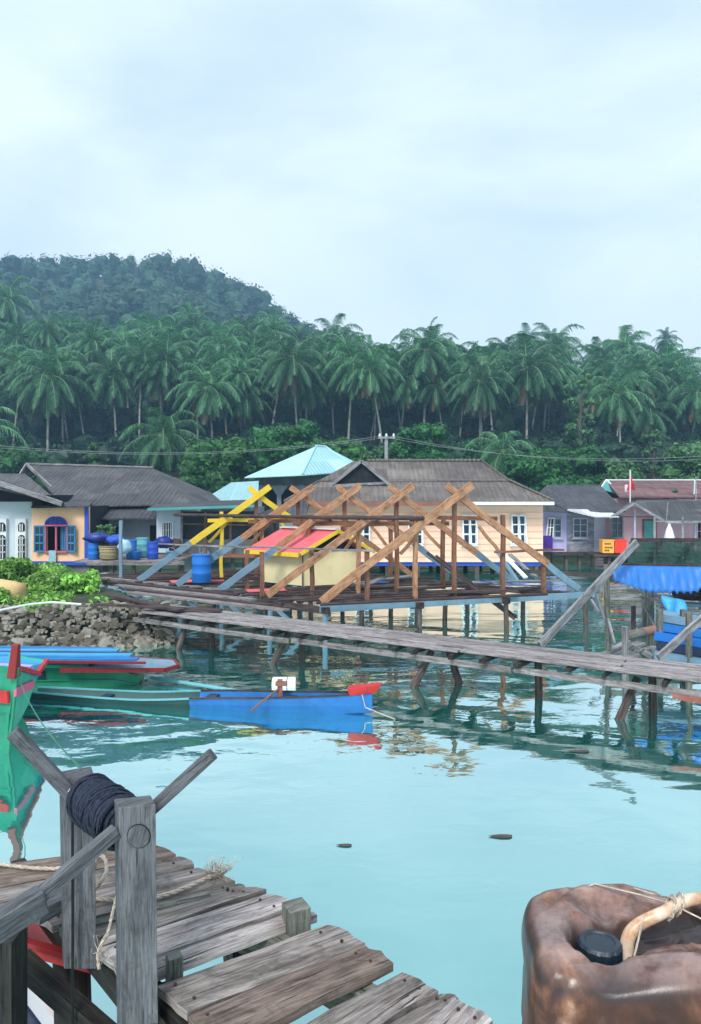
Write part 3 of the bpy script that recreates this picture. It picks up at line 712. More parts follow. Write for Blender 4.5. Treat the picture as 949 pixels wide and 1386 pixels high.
# left porch of the pink house
H2 = thing('porch', (-1.9, 27, .4), 'dark lean-to porch with grey sheet roof joining the left end of the pink orange house', 'porch')
b = MB(); slab(b, [P(322, 706, 25.2), P(412, 703, 25.2), P(420, 680, 27.2), P(405, 674, 27.2)], .05); b.build('roof', M['roofdark'], H2)
b = MB(); wall(b, 345, 706, 392, 752, 27.0); b.build('wall', M['mesh'], H2)
b = MB(); wall(b, 378, 700, 398, 725, 26.6, .05); wall(b, 405, 735, 412, 752, 26.7, .05); b.build('white_shutter', M['white'], H2)
b = MB()
for x in (330, 372, 408): b.bar(P(x, 703, 25.6), V(P(x, 0, 25.6).x, 25.6, -1), .1, .1)
b.build('posts', M['darkwood'], H2)
# --- turquoise hip roof building
H = thing('turquoise_roof_building', (-1.6, 40, 1), 'tall open pavilion with a turquoise hipped roof behind the porch', 'building')
b = MB(); Y0 = 36.5
e = [P(331, 646, 37.2), P(409, 642.5, Y0), P(486, 637, 37.8)]; ap = P(428, 604, 39.5); ap2 = P(441, 605, 40)
bk1, bk2 = V(e[0].x+1.2, 43.5, e[0].z), V(e[2].x+1.2, 43.5, e[2].z)
slab(b, [e[0], e[1], ap], .05, (e[1]-e[0])); slab(b, [e[1], e[2], ap2, ap], .05, (e[2]-e[1])); slab(b, [e[2], bk2, ap2], .05, V(0, 1, 0)); slab(b, [bk2, bk1, ap, ap2], .05); slab(b, [bk1, e[0], ap], .05, V(0, 1, 0))
ro = b.build('roof', M['roofteal'], H)
b = MB(); b.tube([e[1]+V(0, 0, .02), ap+V(0, 0, .03)], .05, 6); b.tube([ap+V(0, 0, .03), ap2+V(0, 0, .03)], .06, 6); b.tube([ap2+V(0, 0, .02), e[2]+V(0, 0, .02)], .05, 6); b.build('ridge_cap', M['roofteal'], ro)
b = MB(); wall(b, 352, 646, 480, 662, 38.4, 3, 38.4); b.build('upper_wall', M['concrete'], H)
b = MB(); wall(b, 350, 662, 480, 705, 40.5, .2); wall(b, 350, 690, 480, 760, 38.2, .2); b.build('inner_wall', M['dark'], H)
b = MB()
for x in (352, 378, 408, 440, 470):
    p = P(x, 660, 38.2); b.box((p.x, 38.2, (p.z+1)/2), (.22, .22, p.z-1+.3))
    for s in (-1, 1): b.prism([V(p.x+s*.11, 38.12, p.z+.1), V(p.x+s*.45, 38.12, p.z+.1), V(p.x+s*.11, 38.12, p.z-.4)], V(0, .15, 0))
b.build('columns', M['greywall'], H)
H = thing('turquoise_lean_to', (-6.5, 36, 1), 'low building with a sloping plain turquoise sheet roof left of the pavilion', 'building')
b = MB(); slab(b, [P(262, 684, 33), P(350, 678, 33), P(350, 651, 36), P(313, 653, 36)], .06); b.build('roof', M['roofteal'], H)
b = MB(); q = P(272, 682, 33.6); q2 = P(348, 680, 33.6); b.hexa([V(q.x, 33.6, .3), V(q2.x, 33.6, .3), V(q2.x, 36.5, .3), V(q.x, 36.5, .3), V(q.x, 33.6, q.z-.15), V(q2.x, 33.6, q.z-.15), V(q2.x, 36.5, q.z-.15), V(q.x, 36.5, q.z-.15)]); b.build('wall', M['greywall'], H)
H = thing('white_roof_shed', (-8.5, 38, 1), 'shed with a small white metal roof right of the left grey roof', 'shed')
b = MB(); slab(b, [P(240, 678, 37), P(288, 674, 37), P(278, 664, 39), P(243, 662, 39)], .06); b.build('roof', M['roofwhite'], H)
b = MB(); q = P(246, 676, 37.4); q2 = P(282, 676, 37.4); b.hexa([V(q.x, 37.4, .3), V(q2.x, 37.4, .3), V(q2.x, 39, .3), V(q.x, 39, .3), V(q.x, 37.4, q.z-.1), V(q2.x, 37.4, q.z-.1), V(q2.x, 39, q.z-.1), V(q.x, 39, q.z-.1)]); b.build('wall', M['greywall'], H)
# --- green trimmed low roof house
H = thing('low_roof_house', (-6, 25, .9), 'low house with a long green trimmed flat roof and dark screened veranda', 'house')
b = MB(); slab(b, [P(200, 688, 24.3), P(345, 683.5, 24.3), P(350, 676, 28.5), P(214, 680, 28.5)], .05); ro = b.build('roof', M['roofdark'], H)
b = MB(); b.bar(P(200, 689.5, 24.28), P(345, 685, 24.28), .04, .09); b.build('trim', M['teal'], ro)
b = MB(); wall(b, 212, 690, 244.5, 748, 25.3, 2.8); b.build('wall', M['whitewall'], H)
window(H, 219, 706, 235, 729, 25.3, M['white'], M['dark'], 5, 2, .04)
b = MB(); wall(b, 244.7, 692, 347, 730, 25.6, .05); b.build('screen', M['mesh'], H)
b = MB(); wall(b, 244.7, 730, 347, 750, 25.5, .12); b.build('parapet', M['concrete'], H)
for x in (246, 278, 312, 345):
    b = MB(); b.bar(P(x, 690, 25.2), P(x, 752, 25.2), .07, .07); b.build('post', M['redwood' if x > 246 else 'greywood'], H)
b = MB(); b.bar(P(246, 709, 25.18), P(345, 711, 25.18), .04, .05); b.bar(P(246, 752, 25.2), P(345, 752, 25.2), .1, .12); b.build('rail', M['redwood'], H)
b = MB()
for x in (215, 245, 280, 315, 345):
    for y in (25.5, 28): b.bar(V(P(x, 0, y).x, y, .95), V(P(x, 0, y).x, y, -1), .14, .14)
b.build('stilts', M['pile'], H)
# --- left big grey roof house
H = thing('grey_roof_house', (-9, 28, .9), 'large left house with a long grey sheet roof and open gable end', 'house')
r = MB(); a0, a1 = P(38, 629, 31.5), P(207, 634, 31.5)
c0, c1 = P(66, 662, 28.6), P(262, 681, 27.4); c1b = P(232, 664, 28.9)
low0, low1 = P(118, 684, 27.0), P(262, 682, 27.0)
slab(r, [a0, P(85, 684, 27.0), P(262, 682, 27.0), a1], .06); 
slab(r, [P(-40, 641, 30.8), P(-40, 682, 27.4), P(86, 684, 27.1), P(34, 641, 30.8)], .05)
bkz = P(38, 682, 36).z
slab(r, [a1, P(262, 682, 27.0), V(P(262, 0, 27).x, 36, low1.z), ], .06, V(0, 1, 0)); slab(r, [a1, V(P(262, 0, 27).x, 36, low1.z), V(P(85, 0, 27).x, 36, low1.z), a0], .06)
ro = r.build('roof', M['roofgrey'], H)
r = MB(); slab(r, [P(118, 702, 26.2), P(218, 701, 26.2), P(218, 682, 27.6), P(118, 684, 27.6)], .05); r.build('lower_roof', M['roofdark'], H)
b = MB(); b.bar(a0+V(-.04, -.05, .02), P(70, 664, 28.9)+V(0, 0, .1), .06, .13); b.bar(a0+V(-.04, -.05, .02), P(27, 643, 30.9), .06, .13); b.bar(a0+V(0, 0, .05), a1+V(0, 0, .05), .1, .07); b.build('bargeboard', M['greywood'], ro)
b = MB(); b.prism([P(30, 643, 31.3), P(60, 643, 31.3), P(39, 631, 31.6)], V(0, .05, 0)); b.build('gable_panel', M['dark'], H)
b = MB(); wall(b, 116, 700, 214, 752, 27.0, 6); ww = b.build('wall', M['greywall'], H)
window(H, 154, 711, 164, 726, 27.0, M['greywood'], M['dark'], 1, 1, .04)
b = MB(); wall(b, 203, 711, 211, 748, 26.97, .02); b.build('door', M['dark'], H)
# --- white wall and orange room
H = thing('orange_front_house', (-10.2, 25, .9), 'house with an orange front room edged in blue beside a pale wall with ornate vents', 'house')
YO = 25.0
b = MB(); a = P(43, 685, YO); c = P(120, 765, YO)
wx0, wx1, wz0, wz1 = P(62, 0, YO).x, P(91, 0, YO).x, P(0, 746, YO).z, P(0, 712, YO).z
# wall with a real window opening
b.box(((a.x+wx0)/2, YO+.08, (a.z+c.z)/2), (wx0-a.x, .16, a.z-c.z)); b.box(((c.x+wx1)/2, YO+.08, (a.z+c.z)/2), (c.x-wx1, .16, a.z-c.z))
b.box(((wx0+wx1)/2, YO+.08, (a.z+wz1)/2), (wx1-wx0, .16, a.z-wz1)); b.box(((wx0+wx1)/2, YO+.08, (c.z+wz0)/2), (wx1-wx0, .16, wz0-c.z))
b.build('wall', M['orangewall'], H)
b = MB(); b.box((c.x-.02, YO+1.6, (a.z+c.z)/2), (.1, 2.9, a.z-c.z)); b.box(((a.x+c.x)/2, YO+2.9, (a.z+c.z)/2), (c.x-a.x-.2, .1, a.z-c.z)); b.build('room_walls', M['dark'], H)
b = MB(); b.box((c.x-.06, YO-.02, (a.z+c.z)/2+.0), (.13, .06, a.z-c.z-.01)); b.box(((a.x+c.x)/2-.065, YO-.02, c.z+.07), (c.x-a.x-.14, .06, .13)); b.build('blue_band', M['bluetrim'], H)
w0 = MB(); w0.box(((wx0+wx1)/2, YO-.03, wz1+.02), (wx1-wx0+.04, .1, .05)); w0.box(((wx0+wx1)/2, YO-.03, wz0-.02), (wx1-wx0+.04, .12, .05)); w0.box(((wx0+wx1)/2, YO-.02, (wz0+wz1)/2), (.05, .07, wz1-wz0-.07))
for xx in (wx0+.012, wx1-.012): w0.box((xx, YO-.02, (wz0+wz1)/2), (.03, .08, wz1-wz0-.07))
wf = w0.build('window', M['pinktrim'], H)
b = MB(); cx_ = (wx0+wx1)/2; rw = (wx1-wx0)/2; n = 12; hh = .27
b.prism([V(cx_+rw*math.cos(math.pi*k/n), YO-.03, wz1+.05+hh*math.sin(math.pi*k/n)) for k in range(n+1)], V(0, .025, 0)); b.build('fanlight', M['navyplastic'], wf)
b = MB(); b.tube([V(cx_+rw*math.cos(math.pi*k/n), YO-.05, wz1+.05+hh*math.sin(math.pi*k/n)) for k in range(n+1)], .025, 6)
for k in range(1, 8): xx = cx_-rw+2*rw*k/8; b.tube([V(xx, YO-.05, wz1+.05), V(xx, YO-.05, wz1+.03+hh*math.sqrt(max(0, 1-((xx-cx_)/rw)**2)))], .01, 5)
b.build('fanlight_bars', M['bluetrim'], wf)
for s, x in ((-1, wx0), (1, wx1)):
    b = MB(); sw = .33
    d = V(s*.94, -.34, 0); 
    def sp(u, z): return V(x+s*.01, YO-.04, 0)+d*u+V(0, 0, z)
    for u in (0.03, sw/2, sw): b.bar(sp(u, wz0), sp(u, wz1), .03, .045 if u != sw/2 else .02, V(d.x, d.y, 0))
    for k in (0, .33, .66, 1): b.bar(sp(0, wz0+(wz1-wz0)*k), sp(sw+.02, wz0+(wz1-wz0)*k), .03, .05)
    so_ = b.build('shutter', M['shutter'], wf)
    b = MB(); b.prism([sp(.03, wz0), sp(sw, wz0), sp(sw, wz1), sp(.03, wz1)], V(0, .012, 0)); b.build('pane', M['glass'], so_)
b = MB()
for k in range(7): b.box((wx1-.08-.03*k, YO+.14+(k % 2)*.03, (wz0+wz1)/2), (.03, .02, wz1-wz0-.05))
b.build('curtain', M['shutter'], H)
b = MB(); n = 6
b.add([P(66+1.9*i, 745+j*3.0+(1.5 if j == 5 and i % 2 else 0), YO-.1-.015*((i+j) % 2)) for j in range(6) for i in range(n)]+[P(66+1.9*i, 745+j*3.0+(1.5 if j == 5 and i % 2 else 0), YO-.085) for j in range(6) for i in range(n)],
      [(j*n+i, j*n+i+1, (j+1)*n+i+1, (j+1)*n+i) for j in range(5) for i in range(n-1)])
tag(b.build('towel', M['clothblue'], org=P(70, 745, YO-.1)), 'pale blue towel hanging over the sill of the blue shuttered window', 'towel')
b = MB(); wall(b, -60, 678, 43, 768, 25.15, .2); b.build('side_wall', M['whitewall'], H)
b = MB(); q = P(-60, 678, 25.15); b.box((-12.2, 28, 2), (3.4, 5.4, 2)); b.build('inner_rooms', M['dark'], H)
for x0, x1, y0, y1 in ((22, 36, 702, 758), (-6, 10, 702, 758)):
    b = MB(); a_ = P(x0, y0, 25.1); c_ = P(x1, y1, 25.1); b.box(((a_.x+c_.x)/2, 25.08, (a_.z+c_.z)/2), (c_.x-a_.x, .12, a_.z-c_.z))
    vo = b.build('vent_window', M['white'], H)
    for ya, yb in ((707, 719), (724, 756)):
        b = MB(); p0 = P(x0+2.5, ya, 25.0); p1 = P(x1-2.5, yb, 25.0); wv = p1.x-p0.x; cxx = (p0.x+p1.x)/2
        top_ = p0.z-wv/2
        b.prism([V(p1.x, 25.005, p1.z)]+[V(cxx+wv/2*math.cos(math.pi*k/8), 25.005, top_+wv/2*math.sin(math.pi*k/8)) for k in range(9)]+[V(p0.x, 25.005, p1.z)], V(0, .03, 0)); b.build('opening', M['dark'], vo)
        b = MB()
        for k in (1, 2): b.box((p0.x+wv*k/3, 24.99, (p0.z+p1.z)/2-.02), (.03, .03, p0.z-p1.z-.06))
        if yb-ya > 20:
            for k in (1, 2, 3): b.box((cxx, 24.985, p1.z+(top_-p1.z)*k/3), (wv, .02, .025))
        b.build('grille', M['white'], vo)
r = MB(); slab(r, [P(-90, 620, 25.6), P(-90, 640, 24.2), P(85, 680, 24.2), P(88, 681, 27), P(20, 655, 27)], .06, V(1, 0, -.4)); 
ro = r.build('roof', M['roofdark'], H)
b = MB(); b.bar(P(-60, 634, 24.15), P(84, 682, 24.15), .05, .17); b.build('bargeboard', M['greywood'], ro)
b = MB(); b.prism([P(-60, 640, 25.1), P(-60, 679, 25.1), P(60, 679, 25.1)], V(0, .05, 0)); b.build('gable_panel', M['dark'], H)
b = MB(); slab(b, [P(42, 686, 24.7), P(121, 684.5, 24.7), P(124, 680, 27.3), P(48, 678, 27.3)], .05); b.build('front_roof', M['roofdark'], H)
b = MB(); wall(b, 42, 764, 121, 800, 25.05, 3); b.build('plinth', M['concrete'], H)
# --- right hand houses
H = thing('violet_plank_house', (10, 32, .5), 'stilt house with violet and grey plank walls right of the pink orange house', 'house')
YR = 31.5
b = MB(); wall(b, 728, 690, 767, 747, YR, 4); b.build('violet_wall', M['violet'], H)
b = MB(); wall(b, 767.2, 690, 804, 747, YR, 4); b.build('plank_wall', M['plankgrey'], H)
b = MB(); wall(b, 804.2, 695, 827, 747, YR+.02, 4); b.build('pale_wall', M['lilac'], H)
for x0, x1 in ((741, 760), (775, 795)): window(H, x0, 701, x1, 728, YR, M['lilac'], M['glass'], 2, 3, .045)
b = MB(); a_ = P(742, 701, YR); 
for i in range(3): b.bar(P(742+i*4, 701, YR-.06), P(740+i*4.3, 727, YR-.4), .035, .035)
b.bar(P(742, 701, YR-.08), P(751, 701, YR-.08), .03, .03); b.bar(P(740, 727, YR-.4), P(749, 727, YR-.4), .03, .03); b.bar(P(741, 714, YR-.23), P(750, 714, YR-.23), .03, .03); b.build('open_sash', M['white'], H)
r = MB(); slab(r, [P(770, 692.5, 30.6), P(846, 692, 30.6), P(812, 656, 35), P(741, 656, 35)], .05); slab(r, [P(729, 667, 34), P(740, 676, 31.5), P(770, 692, 30.6), P(741, 656, 35)], .05, V(1, -.5, 0)); slab(r, [P(722, 690, 30.9), P(770, 693, 30.55), P(742, 672, 32), P(722, 672, 32)], .05)
q0, q1 = P(741, 656, 35), P(812, 656, 35); slab(r, [q1, q0, V(q0.x, 39, 2.4), V(q1.x+1, 39, 2.4)], .05)
ro = r.build('roof', M['roofdark'], H)
r = MB(); slab(r, [P(770, 689, 30.2), P(836, 700, 30.2), P(828, 688, 31.4), P(770, 688, 31.4)][:0] or [P(768, 690, 30.5), P(806, 699, 29.9), P(838, 699, 29.9), P(822, 689, 31.3), P(770, 688, 31.3)], .04); r.build('awning', M['roofwhite'], H)
b = MB()
for i in range(7):
    for y in (YR+.2, 34): b.bar(V(P(730+i*18, 0, y).x, y, .6), V(P(730+i*18, 0, y).x, y, -1), .13, .13)
b.build('stilts', M['pile'], H)
b = MB(); b.bar(P(726, 749, YR+.05), P(845, 749, YR+.05), .2, .14); b.build('floor_beam', M['darkwood'], H)
b = MB(); n = 9; vs = [P(733+i*1.9, 725+j*6+(2 if j == 3 and i % 3 == 0 else 0), YR-.5-.04*(i % 2)) for j in range(4) for i in range(n)]
b.add(vs+[p+V(0, .03, 0) for p in vs], [(j*n+i, j*n+i+1, (j+1)*n+i+1, (j+1)*n+i) for j in range(3) for i in range(n-1)]+[(36+j*n+i, 36+(j+1)*n+i, 36+(j+1)*n+i+1, 36+j*n+i+1) for j in range(3) for i in range(n-1)])
tag(b.build('cloth', M['purple'], org=P(740, 725, YR-.5)), 'deep purple cloth hung at the left corner of the violet wall', 'cloth')
H = thing('pink_gable_house', (13.5, 31, .5), 'dusty pink stilt house with small front gable and long grey roof at the right', 'house')
YK = 31.0
b = MB(); wall(b, 826, 699, 950, 750, YK, 5); 
a_, b_, c_ = P(826, 700, YK), P(893, 700, YK), P(859, 683, YK); b.prism([a_, b_, c_], V(0, .1, 0)); b.build('wall', M['pink'], H)
window(H, 826.5, 698, 843, 728, YK, M['greywood'], M['glass'], 2, 3, .045)
b = MB(); wall(b, 872, 705, 887, 748, YK-.03, .04); b.build('door', M['teal'], H)
b = MB(); 
for x in (871, 888): b.bar(P(x, 704, YK-.06), P(x, 748, YK-.06), .05, .05)
b.bar(P(870.5, 704, YK-.06), P(888.5, 704, YK-.06), .05, .05); b.build('door_frame', M['redwood'], H)
window(H, 942, 703, 955, 735, YK, M['pink'], M['dark'], 2, 2, .05)
b = MB()
for x in (859, 924, 941): b.bar(P(x, 690 if x == 859 else 702, YK-.5), P(x, 750, YK-.5), .07, .07)
b.build('porch_posts', M['lilac'], H)
r = MB(); ap = P(858.5, 680, 30); apb = P(858.5, 678, 34)
slab(r, [P(825, 700, 30), ap, apb, P(832, 690, 34)], .05, V(0, 1, 0)); slab(r, [ap, P(900, 705, 30), P(960, 705, 30), P(960, 678, 34), P(862, 677, 34)], .05)
q0 = P(862, 677, 34); slab(r, [q0, P(960, 678, 34), V(16.5, 38, 1.6), V(q0.x, 38, 1.6)], .05)
ro = r.build('roof', M['roofgrey'], H)
b = MB(); b.bar(P(824.5, 701.5, 29.95), P(858.5, 681.5, 29.95), .05, .1); b.bar(P(858.5, 681.5, 29.95), P(900, 706, 29.95), .05, .1); b.bar(P(900, 706.5, 29.95), P(960, 706, 29.95), .05, .09); b.build('bargeboard', M['greywood'], ro)
b = MB()
for i in range(7):
    for y in (YK+.2, 34): b.bar(V(P(830+i*19, 0, y).x, y, .6), V(P(830+i*19, 0, y).x, y, -1), .13, .13)
b.build('stilts', M['pile'], H)
b = MB(); b.box(((P(800, 0, 30).x+P(960, 0, 30).x)/2, 30.3, P(0, 751, 30).z), (P(960, 0, 30).x-P(800, 0, 30).x, 1.4, .08)); b.build('landing', M['darkwood'], H)
H = thing('dark_red_roof_house', (14.5, 40, 1), 'house with a dark red tiled roof and teal gable standing behind at the right', 'house')
r = MB(); slab(r, [P(838, 672, 36.5), P(965, 672, 36.5), P(965, 650, 39.5), P(820, 650, 39.5)], .06); slab(r, [P(820, 650, 39.5), P(965, 650, 39.5), V(19.5, 43, 2.9), V(P(820, 0, 39.5).x, 43, 2.9)], .06)
ro = r.build('roof', M['rooftile'], H)
b = MB(); b.prism([P(814, 662, 38.5), P(836, 669, 38), P(822, 652, 39)], V(0, .1, 0)); b.build('gable_panel', M['teal'], H)
b = MB(); b.bar(P(812, 663, 38.4), P(821, 650, 39.2), .06, .12); b.bar(P(821, 650, 39.2), P(840, 671, 37.9), .06, .12); b.bar(P(820, 649.5, 39.45), P(965, 649.5, 39.45), .1, .06); b.build('bargeboard', M['white'], ro)
b = MB(); q0, q1 = P(838, 671, 37), P(965, 671, 37); b.hexa([V(q0.x, 37.3, .4), V(q1.x, 37.3, .4), V(q1.x, 42, .4), V(q0.x, 42, .4), V(q0.x, 37.3, q0.z-.15), V(q1.x, 37.3, q0.z-.15), V(q1.x, 42, q0.z-.15), V(q0.x, 42, q0.z-.15)]); b.build('wall', M['pink'], H)
# crates, flags, hanging bag
th = thing('plastic_crate', P(824, 748, 29.8), 'yellow orange plastic crate with dark lettering rows on the landing of the pink house', 'crate')
b = MB(); a_ = P(816, 732, 29.6); c_ = P(832, 749, 29.6); b.box(((a_.x+c_.x)/2, 29.85, (a_.z+c_.z)/2), (c_.x-a_.x, .45, a_.z-c_.z)); b.build('body', M['orange'], th, bevel=.03)
b = MB()
for j, (k, y) in enumerate(((4, 736), (5, 741), (3, 745))):
    for i in range(k): b.box((a_.x+.1+i*.068, 29.61, P(0, y, 29.6).z), (.045, .02, .05))
b.build('lettering', M['darkwood'], th)
b = MB(); b.box(((a_.x+c_.x)/2, 29.85, a_.z+.012), (c_.x-a_.x+.03, .48, .04)); b.build('rim', M['orange'], th)
th = thing('plastic_crate', P(840, 748, 29.8), 'bright red plastic crate beside the yellow crate on the landing of the pink house', 'crate')
b = MB(); a_ = P(833, 732, 29.6); c_ = P(849, 749, 29.6); b.box(((a_.x+c_.x)/2, 29.85, (a_.z+c_.z)/2), (c_.x-a_.x, .45, a_.z-c_.z)); b.build('body', M['scarlet'], th, bevel=.03)
b = MB(); b.box(((a_.x+c_.x)/2, 29.85, a_.z+.012), (c_.x-a_.x+.03, .48, .04)); 
for i in range(3): b.box((a_.x+.1+i*.14, 29.61, (a_.z+c_.z)/2), (.03, .03, a_.z-c_.z-.05))
b.build('rim', M['scarlet'], th)
th = thing('flag', P(853, 664, 35), 'pointed red flag on a thin pole above the grey roof at the right', 'flag')
b = MB(); b.tube([P(853, 636, 35), P(853, 700, 35)], .03, 6); b.build('pole', M['white'], th)
b = MB(); b.prism([P(853.5, 640, 35), P(853.5, 662, 35), P(860, 664, 35.2), P(857, 652, 34.9)], V(0, .03, 0)); b.prism([P(852.5, 652, 35), P(852.5, 663, 35), P(848, 664, 35)], V(0, .03, 0)); b.build('cloth', M['flag'], th)
b = MB(); b.prism([P(846, 656, 35.1), P(850, 656, 35.1), P(850, 666, 35.1), P(846, 665, 35.1)], V(0, .03, 0)); b.build('white_cloth', M['white'], th)
th = thing('flag', P(942, 672, 34), 'narrow white flag on a thin pole at the right edge above the roofs', 'flag')
b = MB(); b.tube([P(942, 645, 34), P(942, 700, 34)], .025, 6); b.build('pole', M['metal'], th)
b = MB(); b.prism([P(940, 650, 34), P(942, 650, 34), P(943.5, 668, 34.1), P(939, 669, 34)], V(0, .03, 0)); b.build('cloth', M['white'], th)
th = thing('hanging_net_bag', P(906, 712, 28.5), 'white cloth bundle hanging below a thin mast in front of the pink wall', 'bundle')
b = MB(); p = P(906, 712, 28.5); b.lathe([(.03, .1), (.06, 0), (.12, -.15), (.2, -.44), (.17, -.5)], p, 14); b.build('bundle', M['white'], th, smooth=True)
b = MB(); b.tube([P(904, 680, 28.5), P(902, 706, 28.5)], .02, 6); b.bar(P(885, 705, 28.5), P(925, 708, 28.5), .04, .05); b.tube([P(924, 700, 28.5), V(P(924, 0, 28.5).x, 28.5, -1)], .05, 6); b.tube([P(886, 700, 28.5), V(P(886, 0, 28.5).x, 28.5, -1)], .05, 6); b.build('frame', M['greywood'], th)
# utility pole and wires
th = thing('utility_pole', V(P(523, 0, 47).x, 47, terr(P(523, 0, 47).x, 47)), 'grey utility pole with a short crossarm between the turquoise roof and the round tree', 'utility pole')
x = P(523, 0, 47).x; b = MB(); b.tube([V(x, 47, .5), P(523, 590, 47)], .12, 8); b.build('pole', M['metal'], th)
b = MB(); b.bar(P(512, 592.5, 46.9), P(535, 592.5, 46.9), .1, .12); b.build('crossarm', M['metal'], th)
for i, x_ in enumerate((514, 523, 533)):
    b = MB(); b.lathe([(.06, 0), (.08, .08), (.03, .2)], P(x_, 591, 46.9), 8); b.build('insulator', M['white'], th)
for i, (a_, c_, x1) in enumerate((((-120, 586, 47), (-120, 588), 514), ((-120, 591, 47), 0, 533))):
    b = MB(); L = []
    for k in range(13): u = k/12; q = lerp(P(-120, 590+i*4, 40), P(x1, 590.5, 46.9), u); L.append(q-V(0, 0, 1.1*4*u*(1-u)*.9))
    for k in range(1, 13): u = k/12; q = lerp(P(x1, 590.5, 46.9), P(1080, 604+i*5, 44), u); L.append(q-V(0, 0, 1.2*4*u*(1-u)*.9))
    b.tube(L, .011, 4)
    tag(b.build('power_line', M['metal'], org=P(x1, 590.5, 46.9)), ['upper', 'lower'][i]+' power line strung past the utility pole in front of the palms', 'power line')
# --- barrels and bundles on the left landing
th = thing('landing_stage', (-7, 24, .9), 'low board landing stage carrying barrels between the orange room and the low roof house', 'landing stage')
b = MB(); 
for k in range(5): b.box(((P(118, 0, 24).x+P(250, 0, 24).x)/2, 23.2+k*.52, .93), (P(250, 0, 24).x-P(118, 0, 24).x, .48, .06))
b.build('boards', M['walk'], th)
b = MB(); b.bar(P(118, 762.5, 22.95), P(250, 762, 22.95), .1, .12); b.build('edge_beam', M['walk2'], th)
b = MB()
for x in (122, 150, 180, 212, 246): b.bar(V(P(x, 0, 23).x, 23.1, .9), V(P(x, 0, 23).x, 23.1, -1), .1, .1)
b.build('posts', M['pile'], th)
def drum(px, pt, pb, wpx, Y, mat, label, name='barrel', cat='barrel', lid=True, z=None):
    base = P(px, pb, Y); h = (pb-pt)/F*Y; r_ = wpx/2/F*Y
    if z is not None: base.z = z
    th = thing(name, base, label, cat)
    b = MB(); b.lathe([(r_*.92, 0), (r_, h*.04), (r_*.98, h*.3), (r_*1.03, h*.33), (r_*.98, h*.36), (r_*.98, h*.63), (r_*1.03, h*.66), (r_*.98, h*.7), (r_, h*.95), (r_*.95, h)], base, 20)
    b.build('body', mat, th, smooth=True)
    b = MB(); b.lathe([(r_*1.04, h*.94), (r_*1.05, h*1.0), (r_*.9, h*1.01), (r_*.88, h*.97)], base, 20)
    if lid: b.build('rim', mat, th)
    return th
drum(127, 735, 757, 15, 23.4, M['barrel'], 'blue barrel against the blue corner trim of the orange room', z=.97)
drum(178, 732, 757, 14, 23.6, M['barrel'], 'blue barrel right of the wicker basket on the landing', z=.97)
drum(207, 735, 758, 15, 23.5, M['bluetrim'], 'dark blue barrel at the right end of the row on the landing', z=.97)
drum(193, 731, 757, 17, 24.2, M['cyan'], 'pale blue barrel behind the dark blue barrel on the landing', z=.97)
th = thing('wicker_basket', P(148, 757, 23.2), 'round wicker basket between the blue barrels on the landing', 'basket')
b = MB(); p = P(148, 757, 23.2); p.z = .97; b.lathe([(.22, 0), (.27, .12), (.3, .3), (.31, .42), (.28, .42), (.25, .2)], p, 20); b.build('body', M['wicker'], th, smooth=True)
b = MB(); 
for z_ in (.06, .16, .26, .36, .43): b.tube([p+V(math.cos(a*.314)*(.25+z_*.16), math.sin(a*.314)*(.25+z_*.16), z_) for a in range(21)], .014, 5)
b.build('hoops', M['wicker'], th)
def lump(name, c, rad, mat, label, cat, seed):
    b = MB(); n = 18; m_ = 10; vs = []
    for j in range(m_+1):
        t = math.pi*j/m_
        for i in range(n):
            ph = 2*math.pi*i/n; d = V(math.sin(t)*math.cos(ph), math.sin(t)*math.sin(ph), math.cos(t))
            r_ = 1+.35*noise.noise(d*2.2+V(seed, 0, 0))+.12*noise.noise(d*6+V(0, seed, 0)); vs.append(Vector(c)+V(d.x*rad[0], d.y*rad[1], d.z*rad[2])*r_)
    b.add(vs, [(j*n+i, j*n+(i+1) % n, (j+1)*n+(i+1) % n, (j+1)*n+i) for j in range(m_) for i in range(n)])
    return tag(b.build(name, mat, org=c, smooth=True), label, cat)
lump('tarp_bundle', P(131, 728, 23.4), (.42, .3, .16), M['navyplastic'], 'dark blue tarp bundle lying on the barrel beside the orange room', 'tarp', 3)
lump('tarp_bundle', P(157, 731, 23.3), (.3, .28, .17), M['bluetrim'], 'violet blue tarp bundle heaped on the wicker basket', 'tarp', 8)
lump('net_bundle', P(169, 740, 23.0), (.2, .2, .22), M['clothblue'], 'pale blue net bundle right of the wicker basket', 'bundle', 12)
lump('tarp_bundle', P(222, 734, 24.3), (.3, .28, .2), M['navyplastic'], 'dark blue bundle below the barred window of the low roof house', 'tarp', 15)
lump('net_bundle', P(238, 740, 24.4), (.2, .2, .3), M['darkwood'], 'dark net bundle beside the posts of the screened veranda', 'bundle', 19)
for i, (px, pb, m_, lb) in enumerate(((185, 757, M['barrel'], 'small blue bucket in front of the blue barrels on the landing'), (231, 752, M['skyblue'], 'bright blue bucket near the right end of the landing'))):
    th = thing('bucket', P(px, pb, 23), lb, 'bucket'); p = P(px, pb, 23.1); p.z = .97
    b = MB(); b.lathe([(.1, 0), (.14, .26), (.15, .27), (.13, .26), (.095, .03)], p, 16); b.build('body', m_, th, smooth=True)
    b = MB(); b.tube([p+V(math.cos(a*.314)*.14, 0, .27+math.sin(a*.314)*.12) for a in range(11)], .008, 5); b.build('handle', M['metal'], th)
